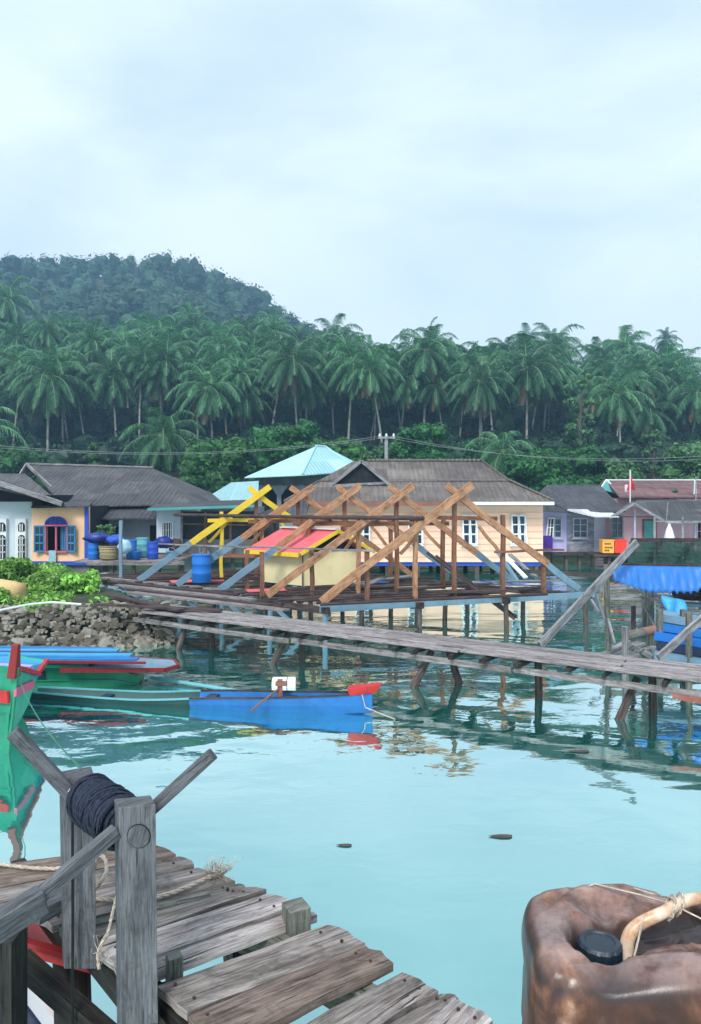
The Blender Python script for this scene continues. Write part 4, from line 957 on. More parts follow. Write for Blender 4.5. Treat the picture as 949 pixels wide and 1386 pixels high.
# ------------------------------------------------------------------ timber frame and its platform
random.seed(70)
FZ = .8
L0, R0 = V(-.64, 15.2, FZ), V(5.4, 17.3, FZ); OFF = V(-1.22, .975, 0)
def fp(i, u, z=FZ): p = lerp(L0, R0, u)+OFF*i; return V(p.x, p.y, z)
RZ = 3.02
TF = thing('timber_roof_frame', fp(2, .5), 'unfinished timber frame of crossed rafters and posts, one rafter yellow, on the stilt platform', 'timber frame')
TD = (R0-L0).normalized()
for i in range(5):
    top = fp(i, .5, RZ)
    mat = M['orangewood'] if i < 4 else M['yellow']
    ext = V(TD.x*.28, TD.y*.28, .205)
    tl_ = top+ext; tr_ = top+V(-TD.x*.25, -TD.y*.25, .18)
    side = OFF.normalized()*.05
    lf, rf = fp(i, 0), fp(i, 1)
    cut = .80 if i < 1 else .62
    if i == 0:
        b = MB(); b.wbar(lf-side, tl_-side, .055, .17); b.build('rafter', mat, TF)
        m_ = lerp(rf, top, .27)
        b = MB(); b.wbar(m_+side, tr_+side, .055, .15); b.build('rafter', M['orangewood'], TF)
        b = MB(); b.wbar(rf+side, m_+side, .055, .15); b.build('rafter_foot', M['greyblue'], TF)
    else:
        k = {1: 0, 2: .42, 3: .5, 4: .42}[i]
        if k:
            m_ = lerp(lf, top, k); b = MB(); b.wbar(lf-side, m_-side, .055, .16); b.build('rafter_foot', M['greyblue'], TF)
        else: m_ = lf
        b = MB(); b.wbar(m_-side, tl_-side, .055, .16); b.build('rafter', mat, TF)
        k = {1: .36, 2: .4, 3: 0, 4: 0}[i]
        if i == 4: rf = lerp(rf, top, .5)
        if k:
            m2 = lerp(rf, top, k); b = MB(); b.wbar(rf+side, m2+side, .05, .14); b.build('rafter_foot', M['greyblue'], TF)
        else: m2 = rf
        b = MB(); b.wbar(m2+side, tr_+side, .05, .14); b.build('rafter', mat if i == 4 else M['orangewood'], TF)
    us = {0: ((.177, 1.8), (.353, 2.62), (.5, 3.12), (.69, 2.55), (.86, 1.55)), 1: ((.0, 1.75), (.177, 1.78), (.353, 2.5), (.5, 3.05), (.69, 2.5)),
          2: ((.353, 2.5), (.5, 3.08), (.69, 2.45), (.12, 1.7)), 3: ((.353, 2.5), (.5, 3.08), (.69, 2.4)), 4: ((.353, 2.55), (.69, 2.2), (.5, 3.0))}[i]
    for u, z in us:
        b = MB(); pm = M['redwood'] if u != .353 or i > 3 else M['orangewood']
        if i == 4 and u == .353: pm = M['yellow']
        b.wbar(fp(i, u, FZ-.05)+side*2.2, fp(i, u, z)+side*2.2, .085, .085, TD); b.build('post', pm, TF)
    if i != 0:
        b = MB(); b.wbar(fp(i, .30, 2.32)+side*3.2, fp(i, .72, 2.32)+side*3.2, .04, .1); b.build('collar_tie', M['redwood'] if i < 4 else M['yellow'], TF)
    for s in (-1, 1):
        if i in (3,) and s > 0: continue
        b = MB(); b.wbar(fp(i, .5+s*.15-(0 if s > 0 else .0), 1.75)+side*1.2 if False else fp(i, .5+s*.19, 1.72)+side*4, fp(i, .5+s*.31, 2.35 if i % 2 else 2.0)+side*4 if False else fp(i, .5+s*.11, 2.3)+side*4, .04, .07); b.build('brace', M['orangewood'] if i < 4 else M['yellow'], TF)
# pole along the tall left posts, rails, ridge pieces
b = MB(); b.tube([fp(-.1, .345, 2.50), fp(2, .345, 2.46), fp(5.3, .345, 2.44)], .045, 8); b.build('pole', M['darkwood'], TF)
b = MB(); b.wbar(fp(-.1, .17, 1.84), fp(4.1, .10, 1.72), .05, .04); b.build('rail', M['greywood'], TF)
b = MB(); b.wbar(fp(0, .69, 1.72)-V(.3, .1, 0), fp(0, .93, 1.72)+V(0, .1, 0), .04, .05); b.build('rail', M['redwood'], TF)
b = MB(); b.wbar(fp(.2, .7, 2.46), fp(4, .7, 2.4), .06, .1); b.build('plate', M['redwood'], TF)
b = MB(); b.bar(fp(-.05, -.01, FZ-.14), fp(-.05, 1.04, FZ-.13), .09, .13); b.build('base_beam', M['greyblue'], TF)
b = MB(); b.wbar(fp(4.6, .02, 2.32), fp(4.6, .02, .5), .08, .08); b.build('post', M['greyblue'], TF)
# platform: log joists with gaps, beams and piles
PL = thing('stilt_platform', fp(2, .5, .7), 'stilt platform of dark loose poles and planks over the green water', 'platform')
b = MB()
for s in range(24):
    u = -.2+s*.25; 
    p, q = fp(u, -.02+U(-.02, .02), FZ-.02+U(-.02, .02)), fp(u+U(-.06, .06), U(.7, 1.03), FZ-.02+U(-.02, .02))
    if random.random() < .82: b.tube([p, lerp(p, q, .5)+V(0, 0, U(-.02, .02)), q], U(.022, .042), 6)
b.build('deck_poles', M['darkwood'], PL)
b = MB()
for s in range(10):
    u = U(0, 4.6); v0 = U(0, .6); p = fp(u, v0, FZ+.05+U(0, .03)); q = fp(u+U(-.3, .3), min(1, v0+U(.2, .5)), FZ+.05+U(0, .03)); b.bar(p, q, U(.1, .2), .03)
b.build('loose_planks', M['darkwood'], PL)
b = MB()
for p0, p1, u0, u1 in ((1.5, 2.1, .42, .78), (1.2, 1.9, .40, .62), (3.2, 3.3, .5, .8), (.9, .5, .85, 1.05)):
    b.bar(fp(p0, u0, FZ+.1), fp(p1, u1, FZ+.13), .2, .03)
b.build('pale_planks', M['greywood'], PL)
b = MB(); b.box(fp(3.3, .13, FZ+.03), (1.3, .5, .02), .35); b.box(fp(1.5, .1, FZ+.03), (1.0, .4, .02), .3); b.build('red_sheet', M['hutred'], PL)
for u in (.0, .33, .66, 1.0):
    b = MB(); b.bar(fp(-.15, u, FZ-.16), fp(5.2, u, FZ-.16), .12, .13); b.build('beam', M['darkwood' if u else 'redwood'] if u else M['darkwood'], PL)
for i in range(6):
    for u in (0, .33, .66, .99):
        p = fp(i-.1, u, FZ-.22); b = MB(); b.tube([p, V(p.x+U(-.1, .1), p.y+U(-.1, .1), -1.2)], [.055, .065], 8)
        b.build('pile', M['pile'] if not (u == 0) else M['greyblue'], PL)
for i in (.3, 1.3, 2.3):   # grey blue braces along the left edge
    b = MB(); b.bar(fp(i, 0, .1), fp(i+.55, 0, FZ-.2), .08, .06); b.build('brace', M['greyblue'], PL)
for a_, c_ in ((G(440, 812, .78), G(432, 850, .2)), (G(395, 800, .75), G(404, 848, .2))):
    pass
# planks sliding into the water at the right of the platform
b = MB(); b.bar(P(578, 748, 17.2), P(697, 838, 16.6), .16, .04); b.bar(P(590, 752, 17.4), P(700, 836, 16.8), .1, .04); b.build('slanting_plank', M['darkwood'], PL)
b = MB(); b.bar(P(695, 772, 21), P(905, 786, 20.0), .1, .1); b.build('boom', M['darkwood'], PL)
for a_, c_, m_ in ((P(672, 745, 21), P(702, 788, 20.5), 'greyblue'), (P(690, 750, 22), P(726, 782, 21), 'greywood'), (P(676, 745, 21.5), P(712, 782, 20.6), 'white')):
    b = MB(); b.bar(a_, c_, .13, .05); b.build('leaning_board', M[m_], PL)
# small cream hut
HT = thing('small_hut', (-.9, 18.1, .8), 'tiny cream hut with a red roof and yellow trim on the stilt platform', 'hut')
c0 = V(-1.13, 17.55, FZ+.04); dl = V(-.78, .62, 0); dr = V(.944, .328, 0); hw = .80
A = [c0, c0+dr*1.38, c0+dr*1.38+dl*1.45, c0+dl*1.45]
b = MB(); b.hexa(A+[p+V(0, 0, hw) for p in A], V(1, 0, 0)); 
mid = c0+dr*.69; b.build('wall', M['hutcream'], HT)
rg0, rg1 = mid+V(0, 0, hw+.52)-dl*.22, mid+V(0, 0, hw+.52)+dl*1.62
ez_ = hw+.0
l0, l1 = c0-dr*.25-dl*.22+V(0, 0, ez_), c0-dr*.25+dl*1.62+V(0, 0, ez_); r0_, r1_ = c0+dr*1.63-dl*.22+V(0, 0, ez_), c0+dr*1.63+dl*1.62+V(0, 0, ez_)
b = MB(); slab(b, [l0, rg0, rg1, l1], .03, dl); ro = b.build('roof', M['hutred'], HT)
b = MB(); slab(b, [rg0+V(0, 0, .005), r0_, r1_, rg1+V(0, 0, .005)], .03, dl); b.build('roof_slope', M['hutred'], ro)
b = MB(); b.bar(l0-dl*-.0-dl*.03-V(0, 0, .03), rg0-dl*.03+V(0, 0, -.02), .04, .08); b.bar(r0_-dl*.03-V(0, 0, .03), rg0-dl*.03+V(0, 0, -.02), .04, .08); b.bar(l0-dr*.02-V(0, 0, .05), l1-dr*.02-V(0, 0, .05), .04, .1); b.build('trim', M['yellow'], ro)
b = MB(); b.bar(rg0+V(0, 0, .03), rg1+V(0, 0, .03), .16, .03); b.build('ridge_cap', M['white'], ro)
b = MB(); g0_ = -dl*.01; b.prism([A[0]+g0_+V(0, 0, hw+.02), A[1]+g0_+V(0, 0, hw+.02), mid+g0_+V(0, 0, hw+.46)], dl*.04); b.build('gable_opening', M['dark'], HT)
b = MB(); b.bar(c0-dl*.02+V(-.02, -.01, 0), c0-dl*.02+V(-.02, -.01, hw), .03, .03, dr); b.build('corner_strip', M['mossy'], HT)
drum(273, 752, 790, 26, 18.2, M['barrel'], 'big blue open barrel on the platform left of the cream hut', z=FZ+.05)
b = MB(); p = P(273, 757, 18.2)
th = thing('stick_bundle', p, 'bundle of short grey sticks standing in the big blue barrel', 'sticks')
for i in range(9): a = U(0, 6.28); b.tube([V(p.x+math.cos(a)*.12, p.y+math.sin(a)*.12, 1.2), V(p.x+math.cos(a)*.2, p.y+math.sin(a)*.2, 1.62+U(-.05, .1))], .012, 5)
b.build('sticks', M['greywood'], th)
# ------------------------------------------------------------------ walkway
random.seed(80)
WZ = .66; a0, a1 = V(-3.9, 15.72, WZ), V(6.2, 9.22, WZ); wd = (a1-a0).normalized(); wn = V(-wd.y, wd.x, 0)*-1   # wn points to the viewer side
if wn.y > 0: wn = -wn
WK = thing('plank_walkway', lerp(a0, a1, .5), 'long grey plank walkway on crooked piles crossing the water', 'walkway')
nb = 5; bw = .175
for k in range(nb):
    cuts = [0]+sorted(U(.15, .9) for _ in range(2))+[1]
    for s in range(3):
        o_ = wn*(k*.187+.09); z_ = V(0, 0, U(-.012, .012)); j = U(-.015, .015)
        p = lerp(a0, a1, cuts[s]+.0015)+o_+z_+wn*j; q = lerp(a0, a1, cuts[s+1]-.0015)+o_+V(0, 0, U(-.012, .012))+wn*U(-.015, .015)
        if k in (0, nb-1) and s == 0: p = p+wd*U(0, .5)
        b = MB(); n = 6
        for t in range(n): b.bar(lerp(p, q, t/n)+V(0, 0, .006*math.sin(t*2.1+k)), lerp(p, q, (t+1)/n)+V(0, 0, .006*math.sin((t+1)*2.1+k)), bw, .035)
        b = MB(); b.bar(p, q, bw, .035); b.build('board', random.choice([M['walk'], M['walk'], M['walk2']]), WK, bevel=.006)
for o_, z_, m_ in ((.10, -.17, 'walk2'), (.93, -.165, 'walk2')):
    for s in range(3):
        p, q = lerp(a0, a1, s/3+.002), lerp(a0, a1, (s+1)/3-.002); b = MB(); b.bar(p+wn*o_+V(0, 0, z_+.02+U(-.03, .01)), q+wn*o_+V(0, 0, z_+U(-.03, .01)), .045, .085); b.build('stringer', M[m_], WK)
b = MB(); k = 0
n = 21
for i in range(n):
    c = lerp(a0, a1, (i+.5+U(-.3, .3))/n)+V(0, 0, -.07+U(-.01, .01)); j = U(-.06, .06); b.bar(c-wn*.02, c+wn*(.98+U(0, .12))+wd*j, U(.04, .09), U(.045, .07))
b.build('cross_bearers', M['beam'], WK)
p_, q_ = lerp(a0, a1, .845)+wn*1.0, lerp(a0, a1, .90)+wn*1.0
b = MB(); b.wbar(p_+V(0, 0, -.21), q_+V(0, 0, -.23), .04, .06); b.build('stringer', plain('faded_red', (.34, .12, .09), .8, .4, 3, (.26, .22, .2), .9), WK, label='stringer with faded red paint')
for px, pt, pb, lean, near in ((270, 843, 872, -.12, 1), (317, 843, 866, .0, 0), (388, 864, 893, -.2, 1), (430, 868, 885, 0, 0), (566, 888, 926, -.2, 1), (624, 893, 922, .12, 0), (830, 924, 980, -.18, 1), (880, 930, 966, 0.0, 0), (735, 905, 935, .0, 0)):
    f_ = G(px, pb, 0); 
    # slide onto the walkway line
    t_ = (f_-a0).dot(wd); c = a0+wd*t_+wn*(.86 if near else .22); c.z = 0
    b = MB(); lean *= 1.5; top = c+V(-lean, 0, WZ-.1); bot = c+V(lean*2.2, 0, -1.3)
    b.tube([top, lerp(top, bot, .4)+V(.015, 0, 0), bot], [.055, .062, .07], 8); b.build('pile', M['pile'], WK, smooth=True)
# thin planks linking the walkway to the shore
b = MB(); b.bar(G(130, 818, .78), G(300, 826, .72), .16, .04); b.bar(G(150, 806, .78), G(245, 826, .74), .2, .04)
tag(b.build('gangplank', M['darkwood'], org=G(200, 820, .78)), 'thin dark gangplank from the rocky bank to the left end of the walkway', 'gangplank')
# second walkway strip behind (dark planks by the bank)
th = thing('plank_jetty', G(230, 792, .78), 'dark broken plank jetty between the bank and the timber frame', 'jetty')
for k in range(5):
    y0 = 782+k*5; b = MB(); b.bar(G(138+k*10, y0, .78), G(300+k*22, y0+16+k*2, .76), U(.15, .25), .04); b.build('board', M['darkwood' if k % 2 else 'walk2'], th)
for px, py in ((150, 800), (190, 812), (236, 822), (280, 832)):
    b = MB(); p = G(px, py, .1); b.tube([V(p.x, p.y+1, .76), V(p.x, p.y+1, -1.2)], .05, 6); b.build('post', M['pile'], th)
# small boats in the channel at the left
def small_boat(name, A_, B_, w_, h_, mats, label, cat='boat', bowrise=.15, kids=True, z0=-.12, transom=.5, n=14, inner=None, low=0):
    """open hull from stern A_ to bow B_ (on the water)"""
    A_, B_ = Vector(A_), Vector(B_); d = (B_-A_).normalized(); s_ = V(-d.y, d.x, 0); L = (B_-A_).length
    th = thing(name, lerp(A_, B_, .5), label, cat)
    def sec(u, off, z):  # half width
        wid = w_/2*(math.sin(math.pi*(transom*.5+(1-transom*.5)*u))**.6 if u < 1 else .02)
        return wid
    rows = []
    for i in range(n+1):
        u = i/n; wd_ = max(.015, sec(min(u, .999), 0, 0)); sh = h_*(1-low*(1-sm(.30, .62, u)))+bowrise*u**3+bowrise*.35*(1-u)**3*(1-low); c = A_+d*L*u
        kz = z0+bowrise*.9*u**6
        prof = [(-1, sh), (-.93, sh*.45), (-.62, kz+.03), (0, kz), (.62, kz+.03), (.93, sh*.45), (1, sh)]
        prof2 = [(1-.10, sh-.002), (.8, sh*.5), (.5, kz+.07), (-.5, kz+.07), (-.8, sh*.5), (-.9, sh-.002)]
        rows.append([c+s_*wd_*a_+V(0, 0, z) for a_, z in prof+prof2])
    m_ = len(rows[0]); b = MB(); vs = [p for r_ in rows for p in r_]
    b.add(vs, [(i*m_+k, i*m_+(k+1) % m_, (i+1)*m_+(k+1) % m_, (i+1)*m_+k) for i in range(n) for k in range(m_)]+[tuple(range(m_-1, -1, -1)), tuple(n*m_+k for k in range(m_))], d)
    b.build('hull', mats[0], th, smooth=False)
    for k in (0, 6):
        b = MB(); pts = [r_[k]+V(0, 0, .012) for r_ in rows]
        for p, q in zip(pts, pts[1:]): b.bar(p, q, .026, .022)
        b.build('gunwale', mats[1], th)
    for u in (.25, .55, .8):
        i = int(u*n); r_ = rows[i]; b = MB(); b.bar(lerp(r_[0], r_[6], .08)-V(0, 0, .04), lerp(r_[0], r_[6], .92)-V(0, 0, .04), .14, .025); b.build('thwart', mats[2], th)
    return th, rows
small_boat('skiff', G(118, 790, 0)+V(0, 0, 0), G(160, 788, 0), .55, .28, (M['white'], M['greywood'], M['greywood']), 'small white skiff moored beside the weedy bank', z0=-.1)
small_boat('skiff', V(-7.4, 21.6, 0), V(-4.9, 20.8, 0), .8, .3, (M['greyblue'], M['cyan'], M['greywood']), 'pale grey blue rowing boat moored in front of the barrels')
small_boat('skiff', V(-6.3, 19.6, 0), V(-4.6, 19.3, 0), .6, .25, (M['cyan'], M['white'], M['greywood']), 'greenish skiff lying under the grey blue rafters')
# ------------------------------------------------------------------ canoe, boats and floats
CN, rows = small_boat('long_canoe', V(-4.75, 11.05, 0), V(.30, 10.1, 0), .44, .13, (M['boatblue'], M['darkwood'], M['navy']), 'long narrow bright blue canoe with a red prow floating in mid water', 'canoe', bowrise=.16, n=22, transom=.3, low=.55)
# water's dark reflection put into the stern half's colour; cyan gunwale
hull = [c for c in CN.children if c.name.startswith('hull')][0]
me = hull.data; me.materials.append(plain('dark_hull', (.02, .07, .07), .5))
for pl in me.polygons:
    if pl.center.x+hull['_o'][0] < -2.15: pl.material_index = 1
for g_ in [c for c in CN.children if c.name.startswith('gunwale')]:
    g_.data.materials.append(M['cyan'])
    for pl in g_.data.polygons:
        if pl.center.x+g_['_o'][0] < -2.3: pl.material_index = 1
e = rows[-1][3]; dB = (V(.30, 10.1, 0)-V(-4.75, 11.05, 0)).normalized(); sB = V(-dB.y, dB.x, 0)
b = MB(); c = V(.30, 10.1, 0)
b.hexa([c-dB*.30-sB*.09+V(0, 0, .26), c+dB*.05-sB*.03+V(0, 0, .30), c+dB*.05+sB*.03+V(0, 0, .30), c-dB*.30+sB*.09+V(0, 0, .26),
        c-dB*.34-sB*.10+V(0, 0, .36), c+dB*.14-sB*.05+V(0, 0, .44), c+dB*.14+sB*.05+V(0, 0, .44), c-dB*.34+sB*.10+V(0, 0, .36)], dB)
b.build('prow_block', M['red'], CN, bevel=.01)
b = MB(); b.tube([c-dB*.15+V(0, -.05, .3), c-dB*.1+V(0, -.1, .12), c+dB*.3+V(0, -.2, .01)], .008, 5); b.build('tether', M['rope'], CN)
b = MB(); b.box(lerp(V(-4.75, 11.05, .25), c, .885)+V(0, 0, .03), (.12, .13, .05), 0); b.build('bow_seat', M['crimson'], CN)
p = lerp(V(-4.75, 11.05, 0), c, .745)
b = MB(); b.bar(p+V(0, 0, .1), p+V(0, 0, .42), .07, .05); b.box(p+V(.02, 0, .36), (.16, .1, .05)); b.bar(p+V(0, 0, .3), p+V(-.35, -.4, .1), .02, .02); b.build('oar_post', M['brown'], CN)
b = MB(); b.tube([G(205, 917, .06), G(300, 932, .05), G(392, 945, .05)], [.03, .028, .022], 8)
tag(b.build('floating_pole', M['cyan'], org=G(300, 932, .05)), 'pale cyan pole floating between the red rimmed boat and the canoe', 'pole')
b = MB(); b.tube([G(396, 944, .05), G(430, 947, .05)], .05, 8); 
tag(b.build('float', M['cyan'], org=G(410, 945, .05)), 'pale cyan float lying beside the canoe seat', 'float')
th = thing('foam_float', G(384, 932, 0), 'white foam block floating behind the blue canoe', 'float')
b = MB(); b.box(G(384, 930, 0)+V(0, .05, .055), (.37, .26, .13), .05); b.build('block', M['foam'], th, bevel=.02)
b = MB(); b.box(G(384, 930, 0)+V(.05, .05, .055), (.012, .275, .145), .05); b.build('cord', M['greywood'], th)
# green boat with blue deck and overhanging red rimmed stern
GB = thing('blue_deck_boat', (-5, 11.4, 0), 'green wooden boat with blue cabin decking and a red rimmed overhanging stern', 'boat')
b = MB()
sheer = [(-9, .42, .55), (-7.5, .40, .55), (-6.2, .38, .53), (-5.0, .36, .5), (-4.2, .34, .42), (-3.7, .30, .32), (-3.35, .12, .15)]
rows = []
for x, z, hwid in sheer:
    yc = 11.85; zb_ = -.2
    rows.append([V(x, yc-hwid, z), V(x, yc-hwid*.9, zb_+ (.0)), V(x, yc+hwid*.9, zb_), V(x, yc+hwid, z)])
vs = [p for r_ in rows for p in r_]; b.add(vs, [(i*4+k, i*4+(k+1) % 4, (i+1)*4+(k+1) % 4, (i+1)*4+k) for i in range(len(rows)-1) for k in range(4)]+[(3, 2, 1, 0), tuple(len(rows)*4-4+k for k in range(4))], V(1, 0, 0))
b.build('hull', M['green'], GB)
b = MB(); 
for p, q in zip(rows, rows[1:-1]): b.bar(p[0]+V(0, -.03, .02), q[0]+V(0, -.03, .02), .05, .05)
b.build('gunwale', M['greenlt'], GB)
for fz in (.38, .66):
    b = MB()
    for p, q in zip(rows, rows[1:]): b.bar(lerp(p[0], p[1], fz)+V(0, -.01, 0), lerp(q[0], q[1], fz)+V(0, -.01, 0), .022, .02)
    b.build('strake', M['green'], GB)
dk = [V(-4.4, 11.22, .37), V(-2.85, 11.35, .34), V(-2.70, 11.6, .34), V(-2.85, 11.95, .34), V(-4.4, 12.3, .37)]
b = MB(); slab(b, dk, .05); b.build('stern_deck', M['greyblue'], GB)
b = MB()
for p, q in zip(dk, dk[1:]): b.bar(p+V(0, -.02, -.025), q+V(0, -.02, -.025), .04, .065)
b.build('stern_rim', M['crimson'], GB)
b = MB(); b.bar(V(-3.7, 11.8, .3), V(-3.2, 11.8, -.3), .12, .2); b.build('rudder_post', M['crimson'], GB)
b = MB(); b.box((-4.9, 11.36, .24), (.4, .04, .09)); b.build('side_hatch', M['navy'], GB)
for k in range(5):
    b = MB(); y = 11.27+k*.19; b.wbar(V(-9, y, .56+.012*(k % 2)), V(-3.25-.16*k, y+.03, .49+.012*(k % 2)), .17, .025); b.build('deck_board', M[('boatblue', 'skyblue', 'navy', 'skyblue', 'boatblue')[k]], GB)
b = MB(); b.bar(V(-6.2, 11.16, .50), V(-3.1, 11.18, .46), .04, .035); b.build('deck_edge', M['crimson'], GB)
b = MB(); 
for x in (-6.2, -5, -4): b.bar(V(x, 11.4, .32), V(x, 11.4, .49), .06, .06)
b.build('deck_supports', M['navy'], GB)
# green prow boat at the left edge
PB = thing('green_prow_boat', (-4.4, 9, 0), 'green boat prow with dark red stem post at the left edge of the view', 'boat')
st0, st1 = P(3, 1030, 8.5), P(24, 905, 8.6); st0.z = -.1
sterm = V(-3.86, 8.6, 1.02)
bA = [P(22, 903, 8.6), P(13, 965, 8.55), V(-4.02, 8.6, -.15)]      # stem line top..bottom
rT, rB = V(-4.15, 10.1, .74), V(-4.6, 10.1, -.2)                    # starboard side going back
r2T, r2B = V(-4.95, 10.7, .70), V(-5.2, 10.7, -.2)
lT, lB = V(-5.4, 9.3, .95), V(-5.3, 9.6, -.2)
l2T, l2B = V(-6.9, 10.5, .7), V(-6.6, 10.5, -.2)
mR = P(51, 911, 9.3)
b = MB(); b.add([bA[0], bA[1], bA[2], mR, P(38, 955, 9.15), V(-4.3, 9.1, -.2), rT, V(-4.4, 10.15, .3), rB, r2T, V(-5.1, 10.7, .3), r2B], [(0, 1, 4, 3), (1, 2, 5, 4), (3, 4, 7, 6), (4, 5, 8, 7), (6, 7, 10, 9), (7, 8, 11, 10)], V(0, 1, 0))
b.build('starboard_side', M['greenlt'], PB)
b = MB(); b.add([bA[0], bA[1], bA[2], lT, V(-5.3, 9.35, .4), lB, l2T, V(-6.8, 10.5, .3), l2B], [(0, 3, 4, 1), (1, 4, 5, 2), (3, 6, 7, 4), (4, 7, 8, 5)], V(1, 0, 0)); b.build('port_side', M['green'], PB)
b = MB(); slab(b, [bA[0]+V(0, .06, -.03), mR+V(0, 0, -.03), rT-V(0, 0, .03), r2T-V(0, 0, .03), l2T-V(0, 0, .03), lT-V(0, 0, .03)], .03); b.build('foredeck', M['skyblue'], PB)
b = MB(); b.bar(bA[0]+V(-.03, .0, -.12), bA[0]+V(.0, .0, .27), .16, .10, w2=.07, h2=.08); b.build('stem_post', M['crimson'], PB, bevel=.01)
b = MB(); b.bar(bA[0], lerp(bA[0], bA[2], .98), .05, .07); b.build('stem', M['green'], PB)
b = MB(); b.bar(V(-5.4, 9.2, .93), V(-3.95, 9.15, .86), .10, .05); b.build('cross_plank', M['violet'], PB)
b = MB(); b.bar(lerp(bA[0], bA[1], .65)+V(-.03, -.02, 0), lerp(lT, lB, .35)+V(0, -.05, 0), .03, .14); b.build('stripe', M['red'], PB)
b = MB(); b.bar(lerp(bA[0], bA[1], .55)+V(.03, .0, 0), P(47, 925, 9.2)+V(.0, -.04, 0), .03, .10); b.build('stripe', M['pinktrim'], PB)
b = MB(); b.bar(bA[0]+V(.03, .03, -.02), mR+V(.02, 0, -.01), .05, .05); b.bar(mR, rT, .05, .05); b.build('gunwale', M['red'], PB)
b = MB(); b.tube([G(24, 985, .5)*1, P(90, 1010, 6), P(150, 1075, 3.4)], .004, 5)
b = MB(); q0 = P(28, 925, 8.5); q1 = P(150, 1075, 2.7)
b.tube([lerp(q0, q1, k/10)-V(0, 0, .35*4*(k/10)*(1-k/10)*.3) for k in range(11)], .005, 5)
tag(b.build('mooring_line', M['line'], org=q0), 'thin green mooring line from the green prow to the windlass', 'mooring line')
# ------------------------------------------------------------------ fish pen with nets and tarps at the right
random.seed(90)
PEN = thing('fish_pen', (5.3, 13.3, .4), 'ramshackle wooden fish pen frame with leaning planks at the right', 'fish pen')
def pole(pt, a_, c_, r_, mat, name='pole'):
    b = MB(); b.tube([a_, lerp(a_, c_, .5)+V(U(-.02, .02), 0, 0), c_], r_, 7); return b.build(name, mat, pt)
pole(PEN, P(821, 764, 13), V(P(827, 0, 13).x, 13, -1), .05, M['mossy'], 'post')
pole(PEN, P(880, 790, 13.5), V(P(884, 0, 13.5).x, 13.5, -1), .06, M['mossy'], 'post'); pole(PEN, P(872, 790, 13.7), V(P(873, 0, 13.7).x, 13.7, -1), .045, M['mossy'], 'post')
pole(PEN, P(955, 728, 13), V(P(957, 0, 13).x, 13, -1), .06, M['mossy'], 'post'); pole(PEN, P(857, 730, 15.5), V(P(857, 0, 15.5).x, 15.5, -1), .05, M['darkwood'], 'post')
for a_, c_, w_, m_ in ((P(862, 734, 12.7), V(P(733, 0, 11.5).x, 11.6, WZ-.02), .17, 'greywood'), (P(975, 815, 10.9), V(P(893, 0, 10.55).x, 10.6, WZ), .15, 'greywood')):
    b = MB(); b.bar(a_, c_, .05, w_*.75); b.build('leaning_plank', M[m_], PEN, bevel=.005)
b = MB(); b.bar(P(855, 731, 15.5), P(1010, 731, 15.5), .08, .08); b.build('top_rail', M['darkwood'], PEN)
b = MB(); b.bar(P(826, 764, 13), P(1010, 768, 13), .06, .06); b.build('top_rail', M['darkwood'], PEN)
for k in range(4):
    b = MB(); b.bar(P(812+k*3, 797+k*6.5, 15.0), P(905+k*12, 790+k*7.5, 15.2), .05, .13); b.build('side_board', M['mossy' if k % 2 else 'greywood'], PEN)
for a_, c_ in ((P(808, 805, 13), P(828, 868, 13)), (P(868, 812, 13.4), P(886, 846, 13.3)), (P(822, 835, 13), P(832, 872, 12.6)), (P(800, 812, 14), P(812, 830, 13.6)), (P(866, 808, 13.2), P(894, 813, 13.4))):
    b = MB(); b.bar(a_, c_, .04, .05); b.build('brace', M['greywood'], PEN)
pole(PEN, V(P(858, 0, 11).x, 11.35, .98), V(P(860, 0, 11).x, 11.35, -1), .05, M['greywood'], 'post')
pole(PEN, V(P(945, 0, 11).x, 11.3, 1.2), V(P(946, 0, 11).x, 11.3, -1), .05, M['mossy'], 'post')
# dark green net
b = MB(); n = 30; vs = []
for j in range(6):
    for i in range(n+1): vs.append(P(852+i*5.2, 733+j*6.3+1.2*math.sin(i*.5), 15.3)+V(0, .12*math.sin(i*.8+j*.5), 0))
b.add(vs, [(j*(n+1)+i, j*(n+1)+i+1, (j+1)*(n+1)+i+1, (j+1)*(n+1)+i) for j in range(5) for i in range(n)], V(1, 0, 0))
m, nt, bs = newmat('green_net'); bs.inputs['Base Color'].default_value = (.012, .055, .045, 1); bs.inputs['Roughness'].default_value = .8
tr = N(nt, 'ShaderNodeBsdfTransparent'); ms = N(nt, 'ShaderNodeMixShader'); f = noi(nt, coords(nt, (1.5, 3, 1)), 1.5, 5); r = ramp(nt, [(.4, .55), (.7, .95)]); nt.links.new(f, r.inputs[0]); nt.links.new(r.outputs[0], ms.inputs[0])
nt.links.new(tr.outputs[0], ms.inputs[1]); nt.links.new(bs.outputs[0], ms.inputs[2]); nt.links.new(ms.outputs[0], nt.nodes['Material Output'].inputs['Surface'])
o = b.build('green_net', m, org=P(900, 748, 15.3)); s_ = o.modifiers.new('thick', 'SOLIDIFY'); s_.thickness = .01
tag(o, 'dark green fishing net hung along the fish pen above the blue tarp', 'net')
